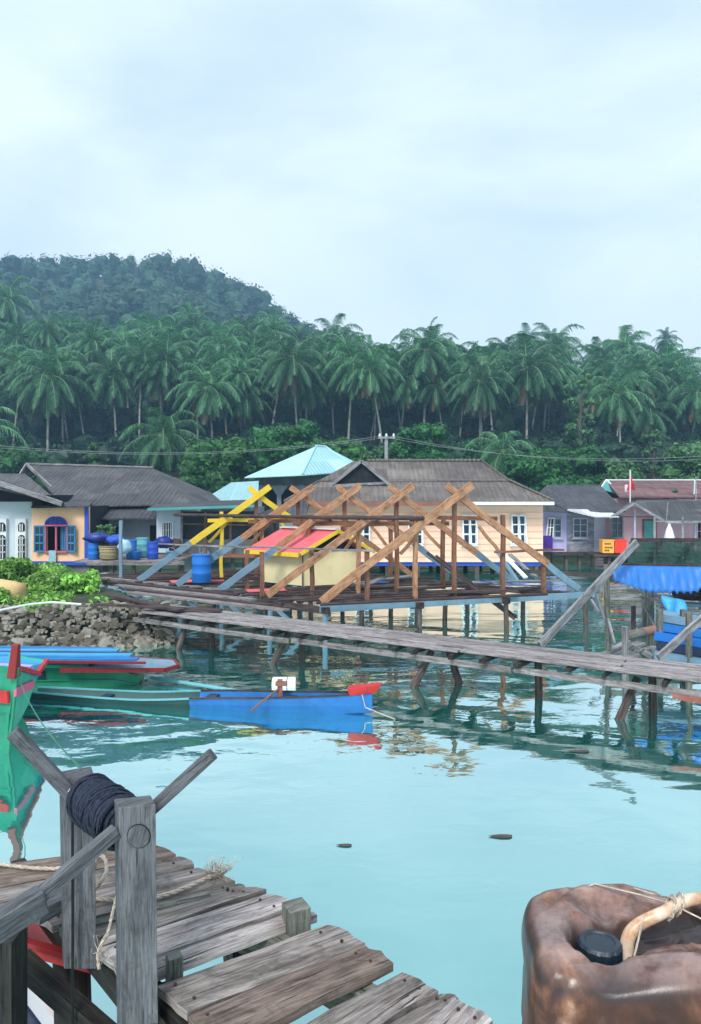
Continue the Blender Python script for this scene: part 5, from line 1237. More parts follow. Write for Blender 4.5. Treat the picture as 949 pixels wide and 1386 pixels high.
# blue tarp with torn lower edge
b = MB(); n = 60; m_ = 8; vs = []
for j in range(m_+1):
    for i in range(n+1):
        px = 827+i*3.1; top = 765+.02*(px-827); bot = 784+min(15, (px-827)*.32)+2.2*noise.noise(V(i*.9, 0, 0))+(3.5 if i % 3 == 0 else 0)+(-10 if px > 930 else 0)*sm(930, 960, px)
        y = top+(bot-top)*j/m_; vs.append(P(px, y, 12.85)+V(0, .012*noise.noise(V(i*.8, j*.25, 2))+.02*noise.noise(V(i*.5, j*.2, 5))-.02*j, 0))
b.add(vs, [(j*(n+1)+i, j*(n+1)+i+1, (j+1)*(n+1)+i+1, (j+1)*(n+1)+i) for j in range(m_) for i in range(n)], V(1, 0, 0))
o = b.build('blue_tarp', M['tarpcloth'], org=P(880, 765, 12.85), smooth=True); s_ = o.modifiers.new('thick', 'SOLIDIFY'); s_.thickness = .008
tag(o, 'bright blue tarp with a torn lower edge hanging on the fish pen', 'tarp')
b = MB(); n = 8; vs = [P(895+i*4.3+j*.8, 806+j*5+(i*.9), 12.4)+V(0, .06*math.sin(i*1.4+j)-.03*j, 0) for j in range(7) for i in range(n)]
b.add(vs, [(j*n+i, j*n+i+1, (j+1)*n+i+1, (j+1)*n+i) for j in range(6) for i in range(n-1)], V(1, 0, 0))
o = b.build('blue_sheet', M['skyblue'], org=P(910, 806, 12.4), smooth=True); s_ = o.modifiers.new('thick', 'SOLIDIFY'); s_.thickness = .01
tag(o, 'small sky blue sheet draped over the blue boards below the tarp', 'sheet')
BB = thing('blue_board_raft', (5.6, 11.9, .2), 'stack of faded blue boards forming a floating raft under the blue sheet', 'raft')
for k in range(5):
    b = MB(); y = 832+k*13; b.bar(P(888+(k % 2)*4, y, 12.1-.1*k), P(985, y+16, 11.6-.1*k), .45, .12); b.build('board', [M['greyblue'], M['boatblue'], M['barrel'], M['navy'], M['greyblue']][k], BB)
for x in (893, 925): b = MB(); b.bar(P(x, 825, 11.8), V(P(x, 0, 11.8).x, 11.8, -.6), .08, .08); b.build('post', M['mossy'], BB)
b = MB(); b.tube([P(868, 856, 11.9), P(890, 852, 11.9), P(915, 850, 11.9), P(935, 846, 11.9)], [.07, .08, .075, .07], 10); 
tag(b.build('pipe', plain('rust_brown', (.3, .16, .14), .7, .4), org=P(900, 852, 11.9), smooth=True), 'brown pink pipe resting against the blue board raft', 'pipe')
b = MB(); b.tube([P(848, 860, 11.7), P(872, 857, 11.8)], .075, 10); tag(b.build('log', M['mossy'], org=P(860, 858, 11.8), smooth=True), 'pale greenish log end beside the brown pipe', 'log')
for k in range(4):
    b = MB(); b.wbar(P(884+k*5, 806+k*8, 13.6-.2*k), P(985, 812+k*10, 13.2-.2*k), .2, .05); b.build('side_board', M[('mossy', 'greyblue', 'greywood', 'boatblue')[k]], PEN)
lump('net_heap', P(935, 800, 13.4), (.35, .3, .16), M['darkwood'], 'dark heap of net lying on the boards under the blue tarp', 'net', 23)
th = thing('driftwood_pile', G(845, 885, .1), 'pile of broken grey driftwood planks floating behind the walkway', 'driftwood')
for a_, c_, w_ in ((G(800, 892, .15), G(868, 870, .3), .22), (G(812, 888, .2), G(850, 868, .35), .12), (G(835, 893, .2), G(890, 876, .25), .2), (G(862, 878, .3), G(885, 890, .2), .14), (G(840, 885, .2), G(858, 872, .45), .06)):
    b = MB(); b.bar(a_, c_, w_, .04); b.build('plank', M['greywood'], th)
b = MB(); b.tube([G(866, 884, .3), G(872, 878, .42), G(882, 880, .38), G(886, 888, .3)], .025, 6); b.build('bent_stick', M['greywood'], th)
# ------------------------------------------------------------------ foreground jetty
random.seed(101)
DZ = 1.4
M['nail'] = plain('rusty_nail', (.06, .03, .02), .8)
JT = thing('wooden_jetty', G(300, 1300, DZ), 'weathered foreground jetty of uneven grey brown planks with gaps', 'jetty')
def plank4(corners, mat, z=DZ, t=.032, n=10, jit=.006, world=False, label=None):
    """corners: back-left, back-right, front-right, front-left (pixels on the deck plane)"""
    c = [Vector(p) for p in corners] if world else [G(x, y, z) for x, y in corners]
    bl, br, fr_, fl = c; g = (br-bl).normalized(); vs = []; m_ = 4
    s1, s2, s3, s4 = U(0, 99), U(0, 99), U(0, 99), U(0, 99); warp = U(-.006, .006); tw = U(-.008, .008)
    for layer in (0, 1):
        for i in range(n+1):
            u = i/n; p = bl.lerp(br, u); q = fl.lerp(fr_, u); w_ = (q-p).normalized()
            p = p+w_*jit*1.4*noise.noise(V(u*4, s1, 0)); q = q+w_*jit*1.8*noise.noise(V(u*5, s2, 0))
            for j in range(m_+1):
                v = j/m_; x = p.lerp(q, v)
                if i == 0: x = x+g*.012*noise.noise(V(v*3, s3, 1))
                if i == n: x = x+g*.022*noise.noise(V(v*3, s4, 1))
                top = warp*math.sin(math.pi*u)+tw*(u-.5)*(v-.5)*4-.006*(abs(v-.5)*2)**4+.002*noise.noise(V(u*9, v*3, s1))
                vs.append(x+V(0, 0, top if layer else -t+top*.5))
    W = m_+1; K = (n+1)*W; fs = []
    for i in range(n):
        for j in range(m_):
            a_ = i*W+j; fs += [(a_+K, a_+1+K, a_+W+1+K, a_+W+K), (a_, a_+W, a_+W+1, a_+1)]
        a_ = i*W; fs.append((a_, a_+K, a_+W+K, a_+W)); a_ = i*W+m_; fs.append((a_, a_+W, a_+W+K, a_+K))
    for j in range(m_): fs.append((j, j+1, j+1+K, j+K)); a_ = n*W+j; fs.append((a_, a_+K, a_+1+K, a_+1))
    b = MB(); b.add(vs, fs, g)
    for u, v in ((.07, .25), (.075, .75), (.9, .3), (.91, .72)):      # rusty nail heads
        q = bl.lerp(br, u+U(-.01, .01)).lerp(fl.lerp(fr_, u), v+U(-.06, .06))+V(0, 0, .0015); r_ = .0055
        b.add([q+V(math.cos(k*1.047)*r_, math.sin(k*1.047)*r_, .0035) for k in range(6)]+[q+V(math.cos(k*1.047)*r_, math.sin(k*1.047)*r_, -.01) for k in range(6)], [tuple(range(6))]+[(k, k+6, (k+1) % 6+6, (k+1) % 6) for k in range(6)], g, 1)
    return b.build('plank', [mat, M['nail']], JT, label=label)
D, D2, DB = M['deck'], M['deck2'], M['deckb']
planks = [
 ([(-120, 1186), (205, 1140), (240, 1155), (-120, 1218)], DB, DZ),
 ([(-60, 1212), (243, 1157.5), (264, 1167.5), (20, 1226)], D, DZ+.004),
 ([(26, 1229), (267, 1170.5), (319, 1192.5), (72, 1249)], D, DZ-.002),
 ([(78, 1252), (322, 1195.5), (330, 1199), (90, 1262)], M['mossy'], DZ-.012),
 ([(97, 1264), (326, 1199), (359, 1203), (125, 1281)], D, DZ+.003),
 ([(130, 1283), (363, 1206), (398, 1225), (160, 1308)], D2, DZ),
 ([(163, 1312), (402, 1230), (428, 1236), (182, 1326)], D2, DZ-.006),
 ([(212, 1331), (443, 1250), (493, 1271.5), (252, 1369)], D, DZ+.006),
 ([(256, 1373), (495, 1276), (530, 1301), (296, 1420)], DB, DZ),
 ([(385, 1404), (545, 1311), (592, 1338.5), (440, 1432)], D, DZ),
 ([(447, 1436), (597, 1341), (622, 1350), (480, 1456)], D, DZ-.004),
 ([(495, 1452), (611, 1346), (668, 1379), (560, 1490)], D2, DZ+.003),
 ([(565, 1495), (676, 1384), (735, 1420), (640, 1545)], D, DZ),
 ([(648, 1550), (742, 1425), (815, 1465), (720, 1620)], DB, DZ),
 ([(300, 1424), (380, 1405), (436, 1436), (350, 1475)], D, DZ),
 ([(355, 1478), (440, 1440), (545, 1496), (440, 1560)], DB, DZ),
]
for c, m_, z_ in planks: plank4(c, m_, z_)
# planks beyond the frame that carry the crate
p0 = G(735, 1430, DZ); e1 = V(.876, .48, 0); e2 = V(.60, -.80, 0)
for k in range(9):
    s0 = G(640, 1500, DZ)+V(-.45, -.12, 0)+e2*(k*.17+.02) if False else V(.12, 1.80, DZ)+e2*(k*.165)
    plank4([s0, s0+e1*1.15, s0+e1*1.15+e2*.15, s0+e2*.15], random.choice([D, D2, DB]), world=True)
def beamG(p, q, w_, h_, mat, z, name='joist', **k):
    b = MB(); b.bar(p+V(0, 0, z), q+V(0, 0, z), w_, h_); return b.build(name, mat, JT, bevel=.006, **k)
# longitudinal joists (left side, right side) and cross sills
z_ = DZ-.10
beamG(V(-1.12, 2.98, 0), V(.72, 1.0, 0), .06, .10, M['beam'], z_)
beamG(V(-.62, 3.05, 0), V(1.15, 1.5, 0), .07, .12, M['mossy'], z_)
beamG(V(-1.5, 3.33, 0), V(-1.05, 2.8, 0), .06, .12, M['beam'], z_)
# stubs
for (px, py, w_, h_) in ((401, 1244, .085, .10), (236, 1312, .05, .09)):
    p = G(px, py, DZ); b = MB(); b.box(p+V(0, 0, -.02), (w_, w_, h_+.05), R(28)); b.build('post_stub', M['mossy'], JT, bevel=.004)
for x, y, r_ in ((-.62, 2.45, .06), (-1.12, 2.95, .07), (-.45, 2.9, .05), (.1, 2.35, .06), (.55, 1.95, .07), (.2, 1.5, .07), (-.20, 2.2, .05), (-2.0, 3.5, .07)):
    b = MB(); b.tube([V(x, y, DZ-.05), V(x+.03, y, .3), V(x, y, -1.5)], [r_, r_*1.05, r_*1.1], 10); b.build('pile', M['beam'], JT, smooth=True)
p = G(307, 1290, DZ-.1); b = MB(); b.bar(V(p.x, p.y, DZ-.04), V(p.x+.02, p.y, DZ-.35), .03, .03); b.build('stick', M['mossy'], JT)
# dark side board under the windlass and pile at lower left
b = MB(); b.bar(V(-1.12, 2.90, DZ-.08), V(-.50, 2.19, DZ-.09), .04, .085); b.build('side_board', M['beam'], JT, bevel=.004)
b = MB(); b.bar(P(-10, 1262, 2.45), P(-10, 1500, 2.45), .18, .12); b.build('side_pile', M['beam'], JT)
b = MB(); b.bar(P(28, 1300, 2.75), P(170, 1425, 2.55), .06, .07); b.build('brace', M['beam'], JT)
b = MB(); b.bar(P(40, 1238, 2.62)+V(0, 0, 0), P(88, 1214, 2.78), .1, .05); b.build('edge_plank', M['post'], JT)
# windlass
WL = thing('windlass', V(-.87, 2.65, DZ), 'hand windlass with two grey posts and a rope wound drum on the jetty edge', 'windlass')
KW = .935
def PW(px, py, Y): return P(px, py, Y*KW)
pr = V(P(189, 0, 2.5).x, 2.5, 0); plft = V(P(104, 0, 2.84).x, 2.84, 0); ax = (plft-pr).normalized(); axn = V(-ax.y, ax.x, 0)
# right post: face turned to the viewer
def post4(pxs, Yc, ztop, zbot, dep, mat, tilt=0, slope=0.0):
    x0 = (pxs[0]-CX)/F*Yc; x1 = (pxs[1]-CX)/F*Yc; b = MB(); dx = V(-.035, dep, 0)
    a_ = [V(x0+.012, Yc, zbot), V(x1+.012, Yc, zbot), V(x1+.012, Yc, zbot)+dx, V(x0+.012, Yc, zbot)+dx]
    t_ = [V(x0, Yc, ztop-slope), V(x1, Yc, ztop), V(x1, Yc, ztop)+dx, V(x0, Yc, ztop-slope)+dx]
    b.hexa(a_+t_, Zv); return b.build('post', mat, WL, bevel=.004)
post4((160, 211), 2.46*KW, ZC-.418*2.46*KW, 1.00, .07, M['post'], slope=.012)
post4((82, 127), 2.80*KW, ZC-.377*2.80*KW, ZC-.642*2.80*KW, .075, M['post'], slope=.02)
zax = ZC-(ZC-1.865)*KW
cR = V(P(188, 0, 2.46*KW).x, 2.46*KW, zax); cL = V(P(104, 0, 2.86*KW).x, 2.86*KW, zax+.0)
axd = (cL-cR).normalized()
b = MB(); b.tube([cR+V(-.012, .045, 0), cL+axd*.03], .035, 28); b.build('axle', M['post'], WL, smooth=False)
b = MB(); b.tube([V(cR.x, cR.y-.0015, cR.z), V(cR.x, cR.y+.006, cR.z)], .0375, 32); b.build('axle_gap', M['cord'], WL)
b = MB(); b.tube([V(cR.x, cR.y-.005, cR.z), V(cR.x, cR.y+.005, cR.z)], .0345, 32); b.g = [V(.3, 0, 1)]*len(b.g); b.build('axle_end', M['post'], WL)
# rope wound on the drum: helical coil, barrel shaped
s0 = cR+axd*.10; s1 = cR+axd*.405; n = 25; pts = []; sdv = axd.cross(Zv).normalized(); upv = sdv.cross(axd).normalized()
b = MB()
core = [(0, .045), (.08, .062), (.5, .074), (.92, .066), (1, .05)]
b.tube([s0.lerp(s1, u) for u, r_ in core], [r_ for u, r_ in core], 24); 
mrope = wood('dark_blue_rope', (.02, .028, .05), (.045, .055, .09), (.085, .095, .14), gs=3, rough=.95, bs=.8, dark=.5)
b.build('rope_core', mrope, WL, smooth=True)
def coil(turns, r0, rr, ph, cross):
    L = []
    for k in range(turns*22+1):
        u = k/(turns*22); a_ = 2*math.pi*turns*u+ph; rad = r0+.026*math.sin(math.pi*u)**.5+.003*math.sin(a_*.37+ph)
        uu = u if not cross else .5+.47*math.sin(u*math.pi*2*cross)
        L.append(s0.lerp(s1, .02+.96*uu)+(sdv*math.cos(a_)+upv*math.sin(a_))*rad)
    c = MB(); c.tube(L, rr, 6); return c
for t_, r0, ph, cr_ in ((46, .052, 0, 0), (16, .056, 1.3, 1.5), (13, .058, 2.1, 2.5)):
    coil(t_, r0, .0042, ph, cr_).build('rope_layer', mrope, WL, smooth=True)
# spokes
def spoke(a_, c_, w_, h_, name='spoke', mat=M['post'], **k):
    b = MB(); b.bar(a_, c_, w_, h_); return b.build(name, mat, WL, bevel=.004, **k)
cc = cR+axd*.40
spoke(PW(104, 1083, 2.80), PW(17, 990, 2.74), .042, .045)
spoke(PW(205, 1096, 2.60), PW(287, 1021, 2.54), .036, .040)
h0 = PW(158, 1124, 2.47); h1 = PW(40, 1224, 2.28)
spoke(h0, h1, .038, .04)
b = MB(); b.bar(PW(58, 1216, 2.30), PW(-60, 1290, 2.12), .06, .07); b.build('lever', M['post'], WL, bevel=.004)
b = MB(); b.tube([PW(98, 1082, 2.77), PW(98.5, 1200, 2.76), PW(98.5, 1500, 2.76)], .005, 6)
tag(b.build('cord', M['cord'], org=P(98, 1082, 2.77)), 'black cord hanging straight down the left windlass post', 'cord')
b = MB(); b.tube([PW(101, 1072, 2.77)+V(.02*math.cos(t*.6), 0, .014*math.sin(t*.6)) for t in range(11)], .004, 5)
tag(b.build('rope_ring', M['rope'], org=P(101, 1072, 2.77)), 'thin pale cord looped at the left end of the windlass drum', 'cord')
# cream ropes
def rope(pts, r_, label, cat='rope', mat=None, fr_=0, twist=True):
    pts = [Vector(p) for p in pts]; L = []
    for i in range(len(pts)-1):     # catmull rom
        p0 = pts[max(0, i-1)]; p1 = pts[i]; p2 = pts[i+1]; p3 = pts[min(len(pts)-1, i+2)]
        for k in range(14):
            t = k/14; L.append(.5*((2*p1)+(p2-p0)*t+(2*p0-5*p1+4*p2-p3)*t*t+(3*p1-p0-3*p2+p3)*t**3))
    L.append(pts[-1]); b = MB()
    dist = [0]
    for p, q in zip(L, L[1:]): dist.append(dist[-1]+(q-p).length)
    for s in range(3):
        S = []
        for i, p in enumerate(L):
            d = (L[min(i+1, len(L)-1)]-L[max(0, i-1)]).normalized(); a_ = d.orthogonal().normalized() if abs(d.z) > .95 else d.cross(Zv).normalized(); bb = d.cross(a_)
            t = dist[i]/(r_*7)*2*math.pi/1.5+s*2.094; S.append(p+(a_*math.cos(t)+bb*math.sin(t))*r_*.5)
        b.tube(S, r_*.56, 6)
    for i in range(fr_):
        p = L[int(U(len(L)*.72, len(L)-1))]; q = p+V(U(-.03, .05), U(-.04, .04), U(.0, .05)); e_ = q+V(U(-.03, .04), U(-.03, .03), U(-.02, .03)); b.tube([p, q, e_], .0012, 4)
    return tag(b.build('rope', mat or M['rope'], org=pts[0], smooth=True), label, cat)
rz = DZ+.014
rope([G(-40, 1170, rz), G(0, 1170, rz), G(45, 1175, rz), G(83, 1175, rz), G(110, 1168, rz+.02)], .008, 'cream rope lying across the rear planks at the left edge')
rope([G(128, 1175, rz), P(134, 1158, 3.0), P(143, 1164, 2.95), P(144, 1180, 2.9), P(134, 1197, 2.85), G(120, 1212, rz)], .008, 'looped cream rope standing up between the windlass posts')
rope([G(125, 1216, rz), G(165, 1218, rz), G(215, 1213, rz), G(255, 1200, rz), G(285, 1186, rz+.004), G(303, 1184, rz)], .009, 'frayed pale rope lying on the planks right of the windlass', fr_=70)
rope([P(163, 1195, 2.62), P(155, 1225, 2.62), P(146, 1262, 2.6), P(140, 1272, 2.58), P(133, 1290, 2.56), P(134, 1312, 2.54)], .006, 'knotted pale rope hanging over the side board between the posts', mat=M['rope'], fr_=8)
# red hull piece and white boat under the jetty
UB = thing('red_hull', P(70, 1290, 3.2), 'dark red boat hull showing beneath the jetty at lower left', 'boat')
b = MB(); b.hexa([P(0, 1285, 2.9), P(150, 1325, 2.75), P(165, 1325, 3.4), P(0, 1262, 3.5), P(-10, 1262, 2.9), P(135, 1305, 2.75), P(160, 1290, 3.4), P(-10, 1225, 3.5)], V(1, 0, 0)); b.build('hull', M['red'], UB)
b = MB(); b.bar(P(-10, 1262, 2.88), P(133, 1304, 2.74), .03, .02); b.build('gunwale', M['crimson'], UB)
WB = thing('white_sampan', P(60, 1360, 3.0), 'narrow white sampan gunwale with dark inside below the jetty at the lower left corner', 'boat')
q0, q1 = P(25, 1318, 3.6), P(120, 1440, 2.9)
b = MB(); b.bar(q0, q1, .05, .09); b.build('gunwale', M['white'], WB)
b = MB(); b.bar(q0+V(-.25, -.1, -.12), q1+V(-.25, -.1, -.12), .5, .1); b.bar(q0+V(0, 0, -.15), q1+V(0, 0, -.15), .04, .2); b.build('hull', M['navy'], WB)
b = MB(); b.bar(q0+V(-.5, -.2, 0), q1+V(-.5, -.2, 0), .05, .09); b.build('gunwale', M['white'], WB)
# floating leaves
for px, py, s, lb in ((468, 1144, .05, 'small dark leaf floating left of the picture centre on the calm water'), (681, 1132, .08, 'long dark leaf floating on the calm water above the jerrycan'), (786, 1017, .1, 'dark leaf scrap floating near the rippled water at the right')):
    p = G(px, py, .006); b = MB(); n = 10
    b.prism([p+V(math.cos(k*.628)*s*(1+.3*(k % 3)), math.sin(k*.628)*s*.45, 0) for k in range(n)], V(0, 0, .004)); tag(b.build('floating_leaf', M['pile'], org=p), lb, 'leaf')
# ------------------------------------------------------------------ jerrycan on a crate
JC = thing('jerrycan', (.46, 1.2, 1.85), 'big battered brown plastic jerrycan with a black screw cap in the right foreground', 'jerrycan')
m, nt, bs = newmat('brown_plastic')
v = coords(nt, (1, 1, 1), 'Object'); f = noi(nt, v, 7, 8, .7, .6); r = ramp(nt, [(.34, (.02, .008, .006)), (.50, (.085, .028, .015)), (.62, (.24, .10, .05)), (.74, (.48, .32, .24))]); nt.links.new(f, r.inputs[0])
f2 = noi(nt, coords(nt, (14, 14, 1.2), 'Object'), 2, 6, .6); r2 = ramp(nt, [(.45, 0), (.6, .6)]); nt.links.new(f2, r2.inputs[0])
c = mixc(nt, r2.outputs[0], r.outputs[0], (.045, .018, .011))
gz = N(nt, 'ShaderNodeNewGeometry'); sx = N(nt, 'ShaderNodeSeparateXYZ'); nt.links.new(gz.outputs['Normal'], sx.inputs[0])
# dust and bleaching settles on the upward faces
r4 = ramp(nt, [(.45, 0), (.98, .5)]); nt.links.new(sx.outputs['Z'], r4.inputs[0]); f5 = noi(nt, v, 16, 6, .7); r5 = ramp(nt, [(.38, .15), (.6, 1)]); nt.links.new(f5, r5.inputs[0])
mm = N(nt, 'ShaderNodeMath', operation='MULTIPLY'); nt.links.new(r4.outputs[0], mm.inputs[0]); nt.links.new(r5.outputs[0], mm.inputs[1])
c = mixc(nt, mm.outputs[0], c, (.46, .34, .32))
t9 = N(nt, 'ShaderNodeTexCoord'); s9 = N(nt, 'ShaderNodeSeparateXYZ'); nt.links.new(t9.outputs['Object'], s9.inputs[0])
# blackened low in the sunk filler recess, on upward faces
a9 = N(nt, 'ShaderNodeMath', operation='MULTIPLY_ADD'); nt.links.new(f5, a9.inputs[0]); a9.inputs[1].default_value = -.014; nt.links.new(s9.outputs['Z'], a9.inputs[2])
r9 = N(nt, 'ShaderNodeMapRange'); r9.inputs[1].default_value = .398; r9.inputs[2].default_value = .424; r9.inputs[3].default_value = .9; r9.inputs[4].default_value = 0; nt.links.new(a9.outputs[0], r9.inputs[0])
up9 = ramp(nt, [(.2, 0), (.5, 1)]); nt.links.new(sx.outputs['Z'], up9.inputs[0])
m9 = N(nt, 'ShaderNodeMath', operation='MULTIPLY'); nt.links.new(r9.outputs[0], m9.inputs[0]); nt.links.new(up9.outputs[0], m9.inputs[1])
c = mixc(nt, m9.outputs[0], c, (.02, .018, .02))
nt.links.new(c, bs.inputs['Base Color']); bs.inputs['Roughness'].default_value = .3; bs.inputs['Specular IOR Level'].default_value = .5
bump(nt, bs, f5, .25, .004)
JX, JY, hx, hy = .475+.0, 1.215, .185, .135; zt_ = 2.283; zb_ = 1.87
def sq(t, e): return math.copysign(abs(t)**e, t)
def can_pt(a_, s_, z_): 
    e_ = .36; return V(sq(math.cos(a_), e_)*hx*s_, sq(math.sin(a_), e_)*hy*s_, z_)
def top_h(x, y):
    """height field of the dented top, x,y local"""
    r_ = max(abs(x)/hx, abs(y)/hy); h = 0
    h += .018*sm(0, -.1, x)*0
    # shoulders around, recess running from cap (front left) to back right
    capx, capy = -.069, -.030
    d = math.hypot(x-capx, (y-capy)*1.1); h -= .040*(1-sm(.036, .056, d))
    t = max(0, min(1, ((x-capx)*.23+(y-capy)*.10)/(.23**2+.10**2))); lx, ly = capx+.23*t, capy+.10*t
    dd = math.hypot(x-lx, y-ly); h -= .034*(1-sm(.022, .048, dd))*(1 if x > capx else .5)
    h += .020*math.exp(-((x+.01)/.09)**2-((y-.10)/.035)**2)          # back hump
    h += .012*math.exp(-((x+.10)/.03)**2-((y-.05)/.04)**2)
    h -= .016*math.exp(-((x+.045)/.02)**2-((y-.055)/.03)**2)
    h -= .020*math.exp(-((x+.065)/.045)**2-((y+.12)/.04)**2)*1.3      # dip of the front rim
    h += .016*math.exp(-((x-.06)/.06)**2-((y+.085)/.03)**2)          # front right shoulder
    h += .004*noise.noise(V(x*22, y*22, 1))+.002*noise.noise(V(x*60, y*60, 1))-.013*max(0, .35-abs(noise.noise(V(x*13, y*17, 4)))*3.0)
    return h
b = MB(); NA = 96; vs = []; fs = []
rings = []
def addring(f_): rings.append([f_(2*math.pi*k/NA) for k in range(NA)])
def dent(p):
    q = V(p.x, p.y, 0); k = .006*noise.noise(V(p.x*7, p.y*7, p.z*7))+.0025*noise.noise(V(p.x*20, p.y*20, p.z*20))
    cr_ = max(0, .3-abs(noise.noise(V(p.x*9+3, p.y*9, p.z*5)))*3)
    return p+V(p.x/hx, p.y/hy, 0)*(k-.010*cr_)
for z_ in (zb_, zb_+.01): addring(lambda a_, z_=z_: can_pt(a_, .93 if z_ == zb_ else .98, z_))
for i in range(1, 14): 
    z_ = zb_+.02+(zt_-.055-zb_-.02)*i/13; addring(lambda a_, z_=z_: dent(can_pt(a_, 1-.012*(1 if abs((z_-zb_)/.1-round((z_-zb_)/.1)) < .12 else 0), z_)))
for i in range(1, 9):   # rounded shoulder
    t = i/8*math.pi/2; s_ = 1-.20*(1-math.cos(t)); z_ = zt_-.055+.055*math.sin(t)
    addring(lambda a_, s_=s_, z_=z_, w_=i/8: (lambda p: V(p.x, p.y, p.z+top_h(p.x, p.y)*w_))(dent(can_pt(a_, s_, z_))))
for i in range(1, 26):
    s_ = .80*(1-i/26); addring(lambda a_, s_=s_: (lambda p: V(p.x, p.y, p.z+top_h(p.x, p.y)))(can_pt(a_, s_, zt_)))
ctr = V(JX, JY, 0); rotz = Matrix.Rotation(R(-7), 3, 'Z')
vs = [ctr+rotz@p for rg in rings for p in rg]; NR = len(rings)
fs = [(i*NA+k, i*NA+(k+1) % NA, (i+1)*NA+(k+1) % NA, (i+1)*NA+k) for i in range(NR-1) for k in range(NA)]+[tuple(range(NA-1, -1, -1)), tuple((NR-1)*NA+k for k in range(NA))]
b.add(vs, fs, Zv); b.build('body', m, JC, smooth=True)
def jc(x, y, z): return ctr+rotz@V(x, y, z)
b = MB(); cp = jc(-.069, -.030, zt_-.044); b.lathe([(.038, -.01), (.040, .004), (.036, .008), (.033, .02)], cp, 32); b.build('neck', m, JC, smooth=True)
b = MB(); n = 40; prof = [(.0325, .004), (.034, .008), (.034, .036), (.031, .041), (.024, .042), (.022, .040), (.0, .040)]
vs = []
for r_, z_ in prof[:-1]:
    for k in range(n*2): a_ = math.pi*k/n; rr = r_*(1+(.035 if (k//3) % 2 == 0 and .005 < z_ < .038 else 0)); vs.append(cp+V(rr*math.cos(a_), rr*math.sin(a_), z_))
L = len(prof)-1; b.add(vs, [(i*2*n+k, i*2*n+(k+1) % (2*n), (i+1)*2*n+(k+1) % (2*n), (i+1)*2*n+k) for i in range(L-1) for k in range(2*n)]+[tuple(range(2*n-1, -1, -1)), tuple((L-1)*2*n+k for k in range(2*n))])
b.build('cap', plain('cap_black', (.012, .022, .035), .35, .3, 20, (.06, .07, .08), .4, spec=.5), JC)
mh, nt, bs = newmat('handle_plastic'); f = noi(nt, coords(nt, (1, 1, 1), 'Object'), 14, 6, .7); r = ramp(nt, [(.35, (.42, .18, .08)), (.48, (.60, .42, .28)), (.62, (.74, .68, .60))]); nt.links.new(f, r.inputs[0]); nt.links.new(r.outputs[0], bs.inputs['Base Color']); bs.inputs['Roughness'].default_value = .35
hp = [(-.022, -.006, -.045), (-.018, -.002, -.012), (.0, .004, .008), (.04, .012, .026), (.09, .042, .034), (.125, .062, .026), (.142, .072, 0), (.146, .075, -.05)]
hp = [jc(x, y, zt_+z) for x, y, z in hp]
Lh = []
for i in range(len(hp)-1):
    p0 = hp[max(0, i-1)]; p1 = hp[i]; p2 = hp[i+1]; p3 = hp[min(len(hp)-1, i+2)]
    for k in range(6): t = k/6; Lh.append(.5*((2*p1)+(p2-p0)*t+(2*p0-5*p1+4*p2-p3)*t*t+(3*p1-p0-3*p2+p3)*t**3))
b = MB(); b.tube(Lh+[hp[-1]], [.0118-.002*math.sin(math.pi*k/len(Lh)) for k in range(len(Lh)+1)], 16); b.build('handle', mh, JC, smooth=True)
b = MB(); b.tube([jc(.075, -.1352+.01, zt_-.085), jc(.06, -.137, zt_-.12), jc(.045, -.137, zt_-.2), jc(.04, -.136, zt_-.34)], .0085, 10); b.build('groove_shade', M['dark'], JC, smooth=True)  # dark tube on the side; the groove's shade is put into its colour
b = MB()
def skin(x, y, o=.004): return jc(x, y, zt_+top_h(x, y)+o)
b.tube([jc(-.115, .125, zt_-.02), jc(-.05, .10, zt_+.022), jc(.02, .055, zt_+.03), jc(.06, .025, zt_+.034), jc(.12, -.03, zt_+.028), jc(.17, -.08, zt_+.01)], .0016, 5)
b.tube([jc(.0, .125, zt_+.012), jc(.05, .06, zt_+.028), jc(.058, .024, zt_+.046), jc(.075, .02, zt_+.03)], .0016, 5)
b.tube([jc(-.03, -.085, zt_-.02), jc(-.022, -.05, zt_-.02), jc(-.01, -.03, zt_+.0), jc(.004, -.012, zt_+.03)], .0016, 5)
b.tube([jc(.055+.022*math.cos(t*.63)*.3, .022+.022*math.sin(t*.63)*.8, zt_+.030+.018*math.cos(t*.63)) for t in range(11)], .003, 5)
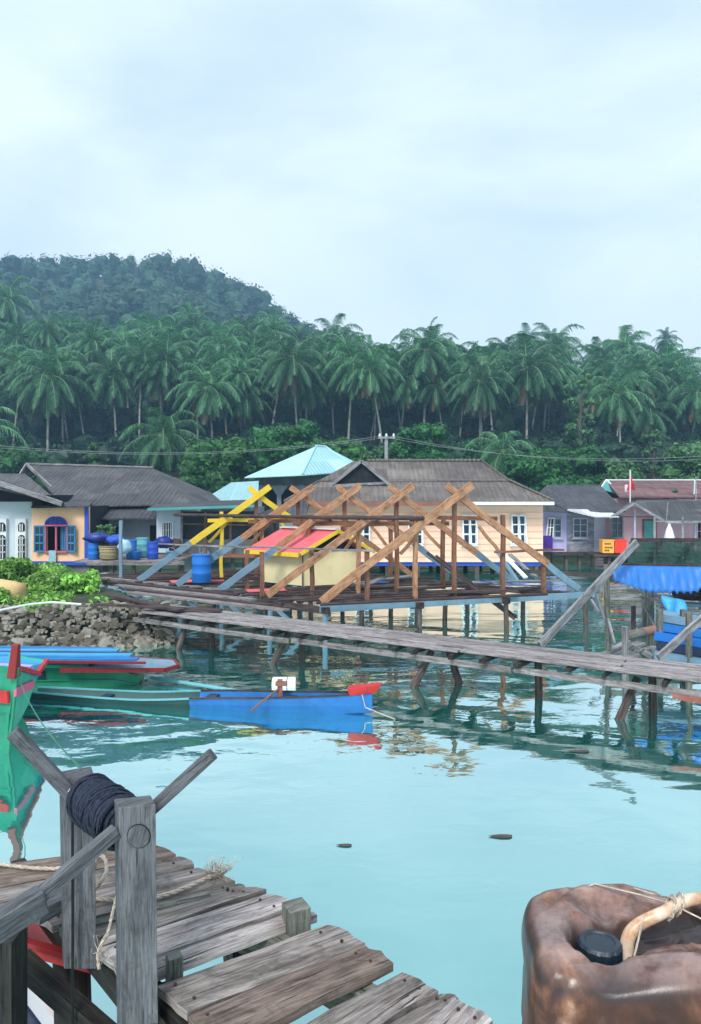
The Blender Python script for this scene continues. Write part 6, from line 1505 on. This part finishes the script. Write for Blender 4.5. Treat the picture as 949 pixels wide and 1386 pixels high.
b.tube([jc(.07+.022*math.cos(t*.63)*.3, .030+.022*math.sin(t*.63)*.8, zt_+.032+.018*math.cos(t*.63)) for t in range(11)], .002, 5)
tag(b.build('string', M['rope'], org=jc(0, 0, zt_)), 'thin pale string tied round the jerrycan handle', 'string')
b = MB(); n = 14
for cx0, cy0, rx, ry in ((.03, -.035, .028, .016), (.085, -.05, .03, .014)):
    b.prism([jc(cx0+rx*math.cos(k*2*math.pi/n), cy0+ry*math.sin(k*2*math.pi/n), zt_-.030) for k in range(n)], V(0, 0, .002))
mw = plain('pooled_water', (.35, .4, .44), .04, .1, 3, spec=1)
b.build('rain_puddle', mw, JC)
CRT = thing('wooden_crate', (JX, JY, DZ), 'low wooden crate standing on the jetty planks under the jerrycan', 'crate')
for k in range(4):
    for s in (-1, 1):
        b = MB(); b.box((JX+.0, JY+s*.12, DZ+.03+.06+k*.115), (.32, .02, .09)); b.build('slat', M['deck'], CRT)
for s in (-1, 1):
    for q in (-1, 1): b = MB(); b.box((JX+s*.14, JY+q*.098, DZ+.245), (.03, .024, .44)); b.build('corner_post', M['deckb'], CRT)
b = MB(); b.box((JX, JY, zb_-.006), (.32, .24, .012)); b.build('top_board', M['deckb'], CRT)
# ------------------------------------------------------------------ haze
b = MB(); b.box((0, 127, 43.75), (650, 424, 92.5)); m = bpy.data.materials.new('haze_air'); m.use_nodes = True; nt = m.node_tree
nt.nodes.remove(nt.nodes['Principled BSDF']); pv = N(nt, 'ShaderNodeVolumePrincipled'); pv.inputs['Color'].default_value = (.38, .70, 1, 1); pv.inputs['Density'].default_value = .0016; pv.inputs['Anisotropy'].default_value = .2
nt.links.new(pv.outputs[0], nt.nodes['Material Output'].inputs['Volume'])
hz = b.build('haze', m); hz['kind'] = 'stuff'; hz['label'] = 'thin bluish air between the palms and the far hill'; hz['category'] = 'haze'
# unused palm prototypes are all placed; drop helper properties
for o in bpy.data.objects:
    if '_o' in o.keys(): del o['_o']
    if '_h' in o.keys(): del o['_h']
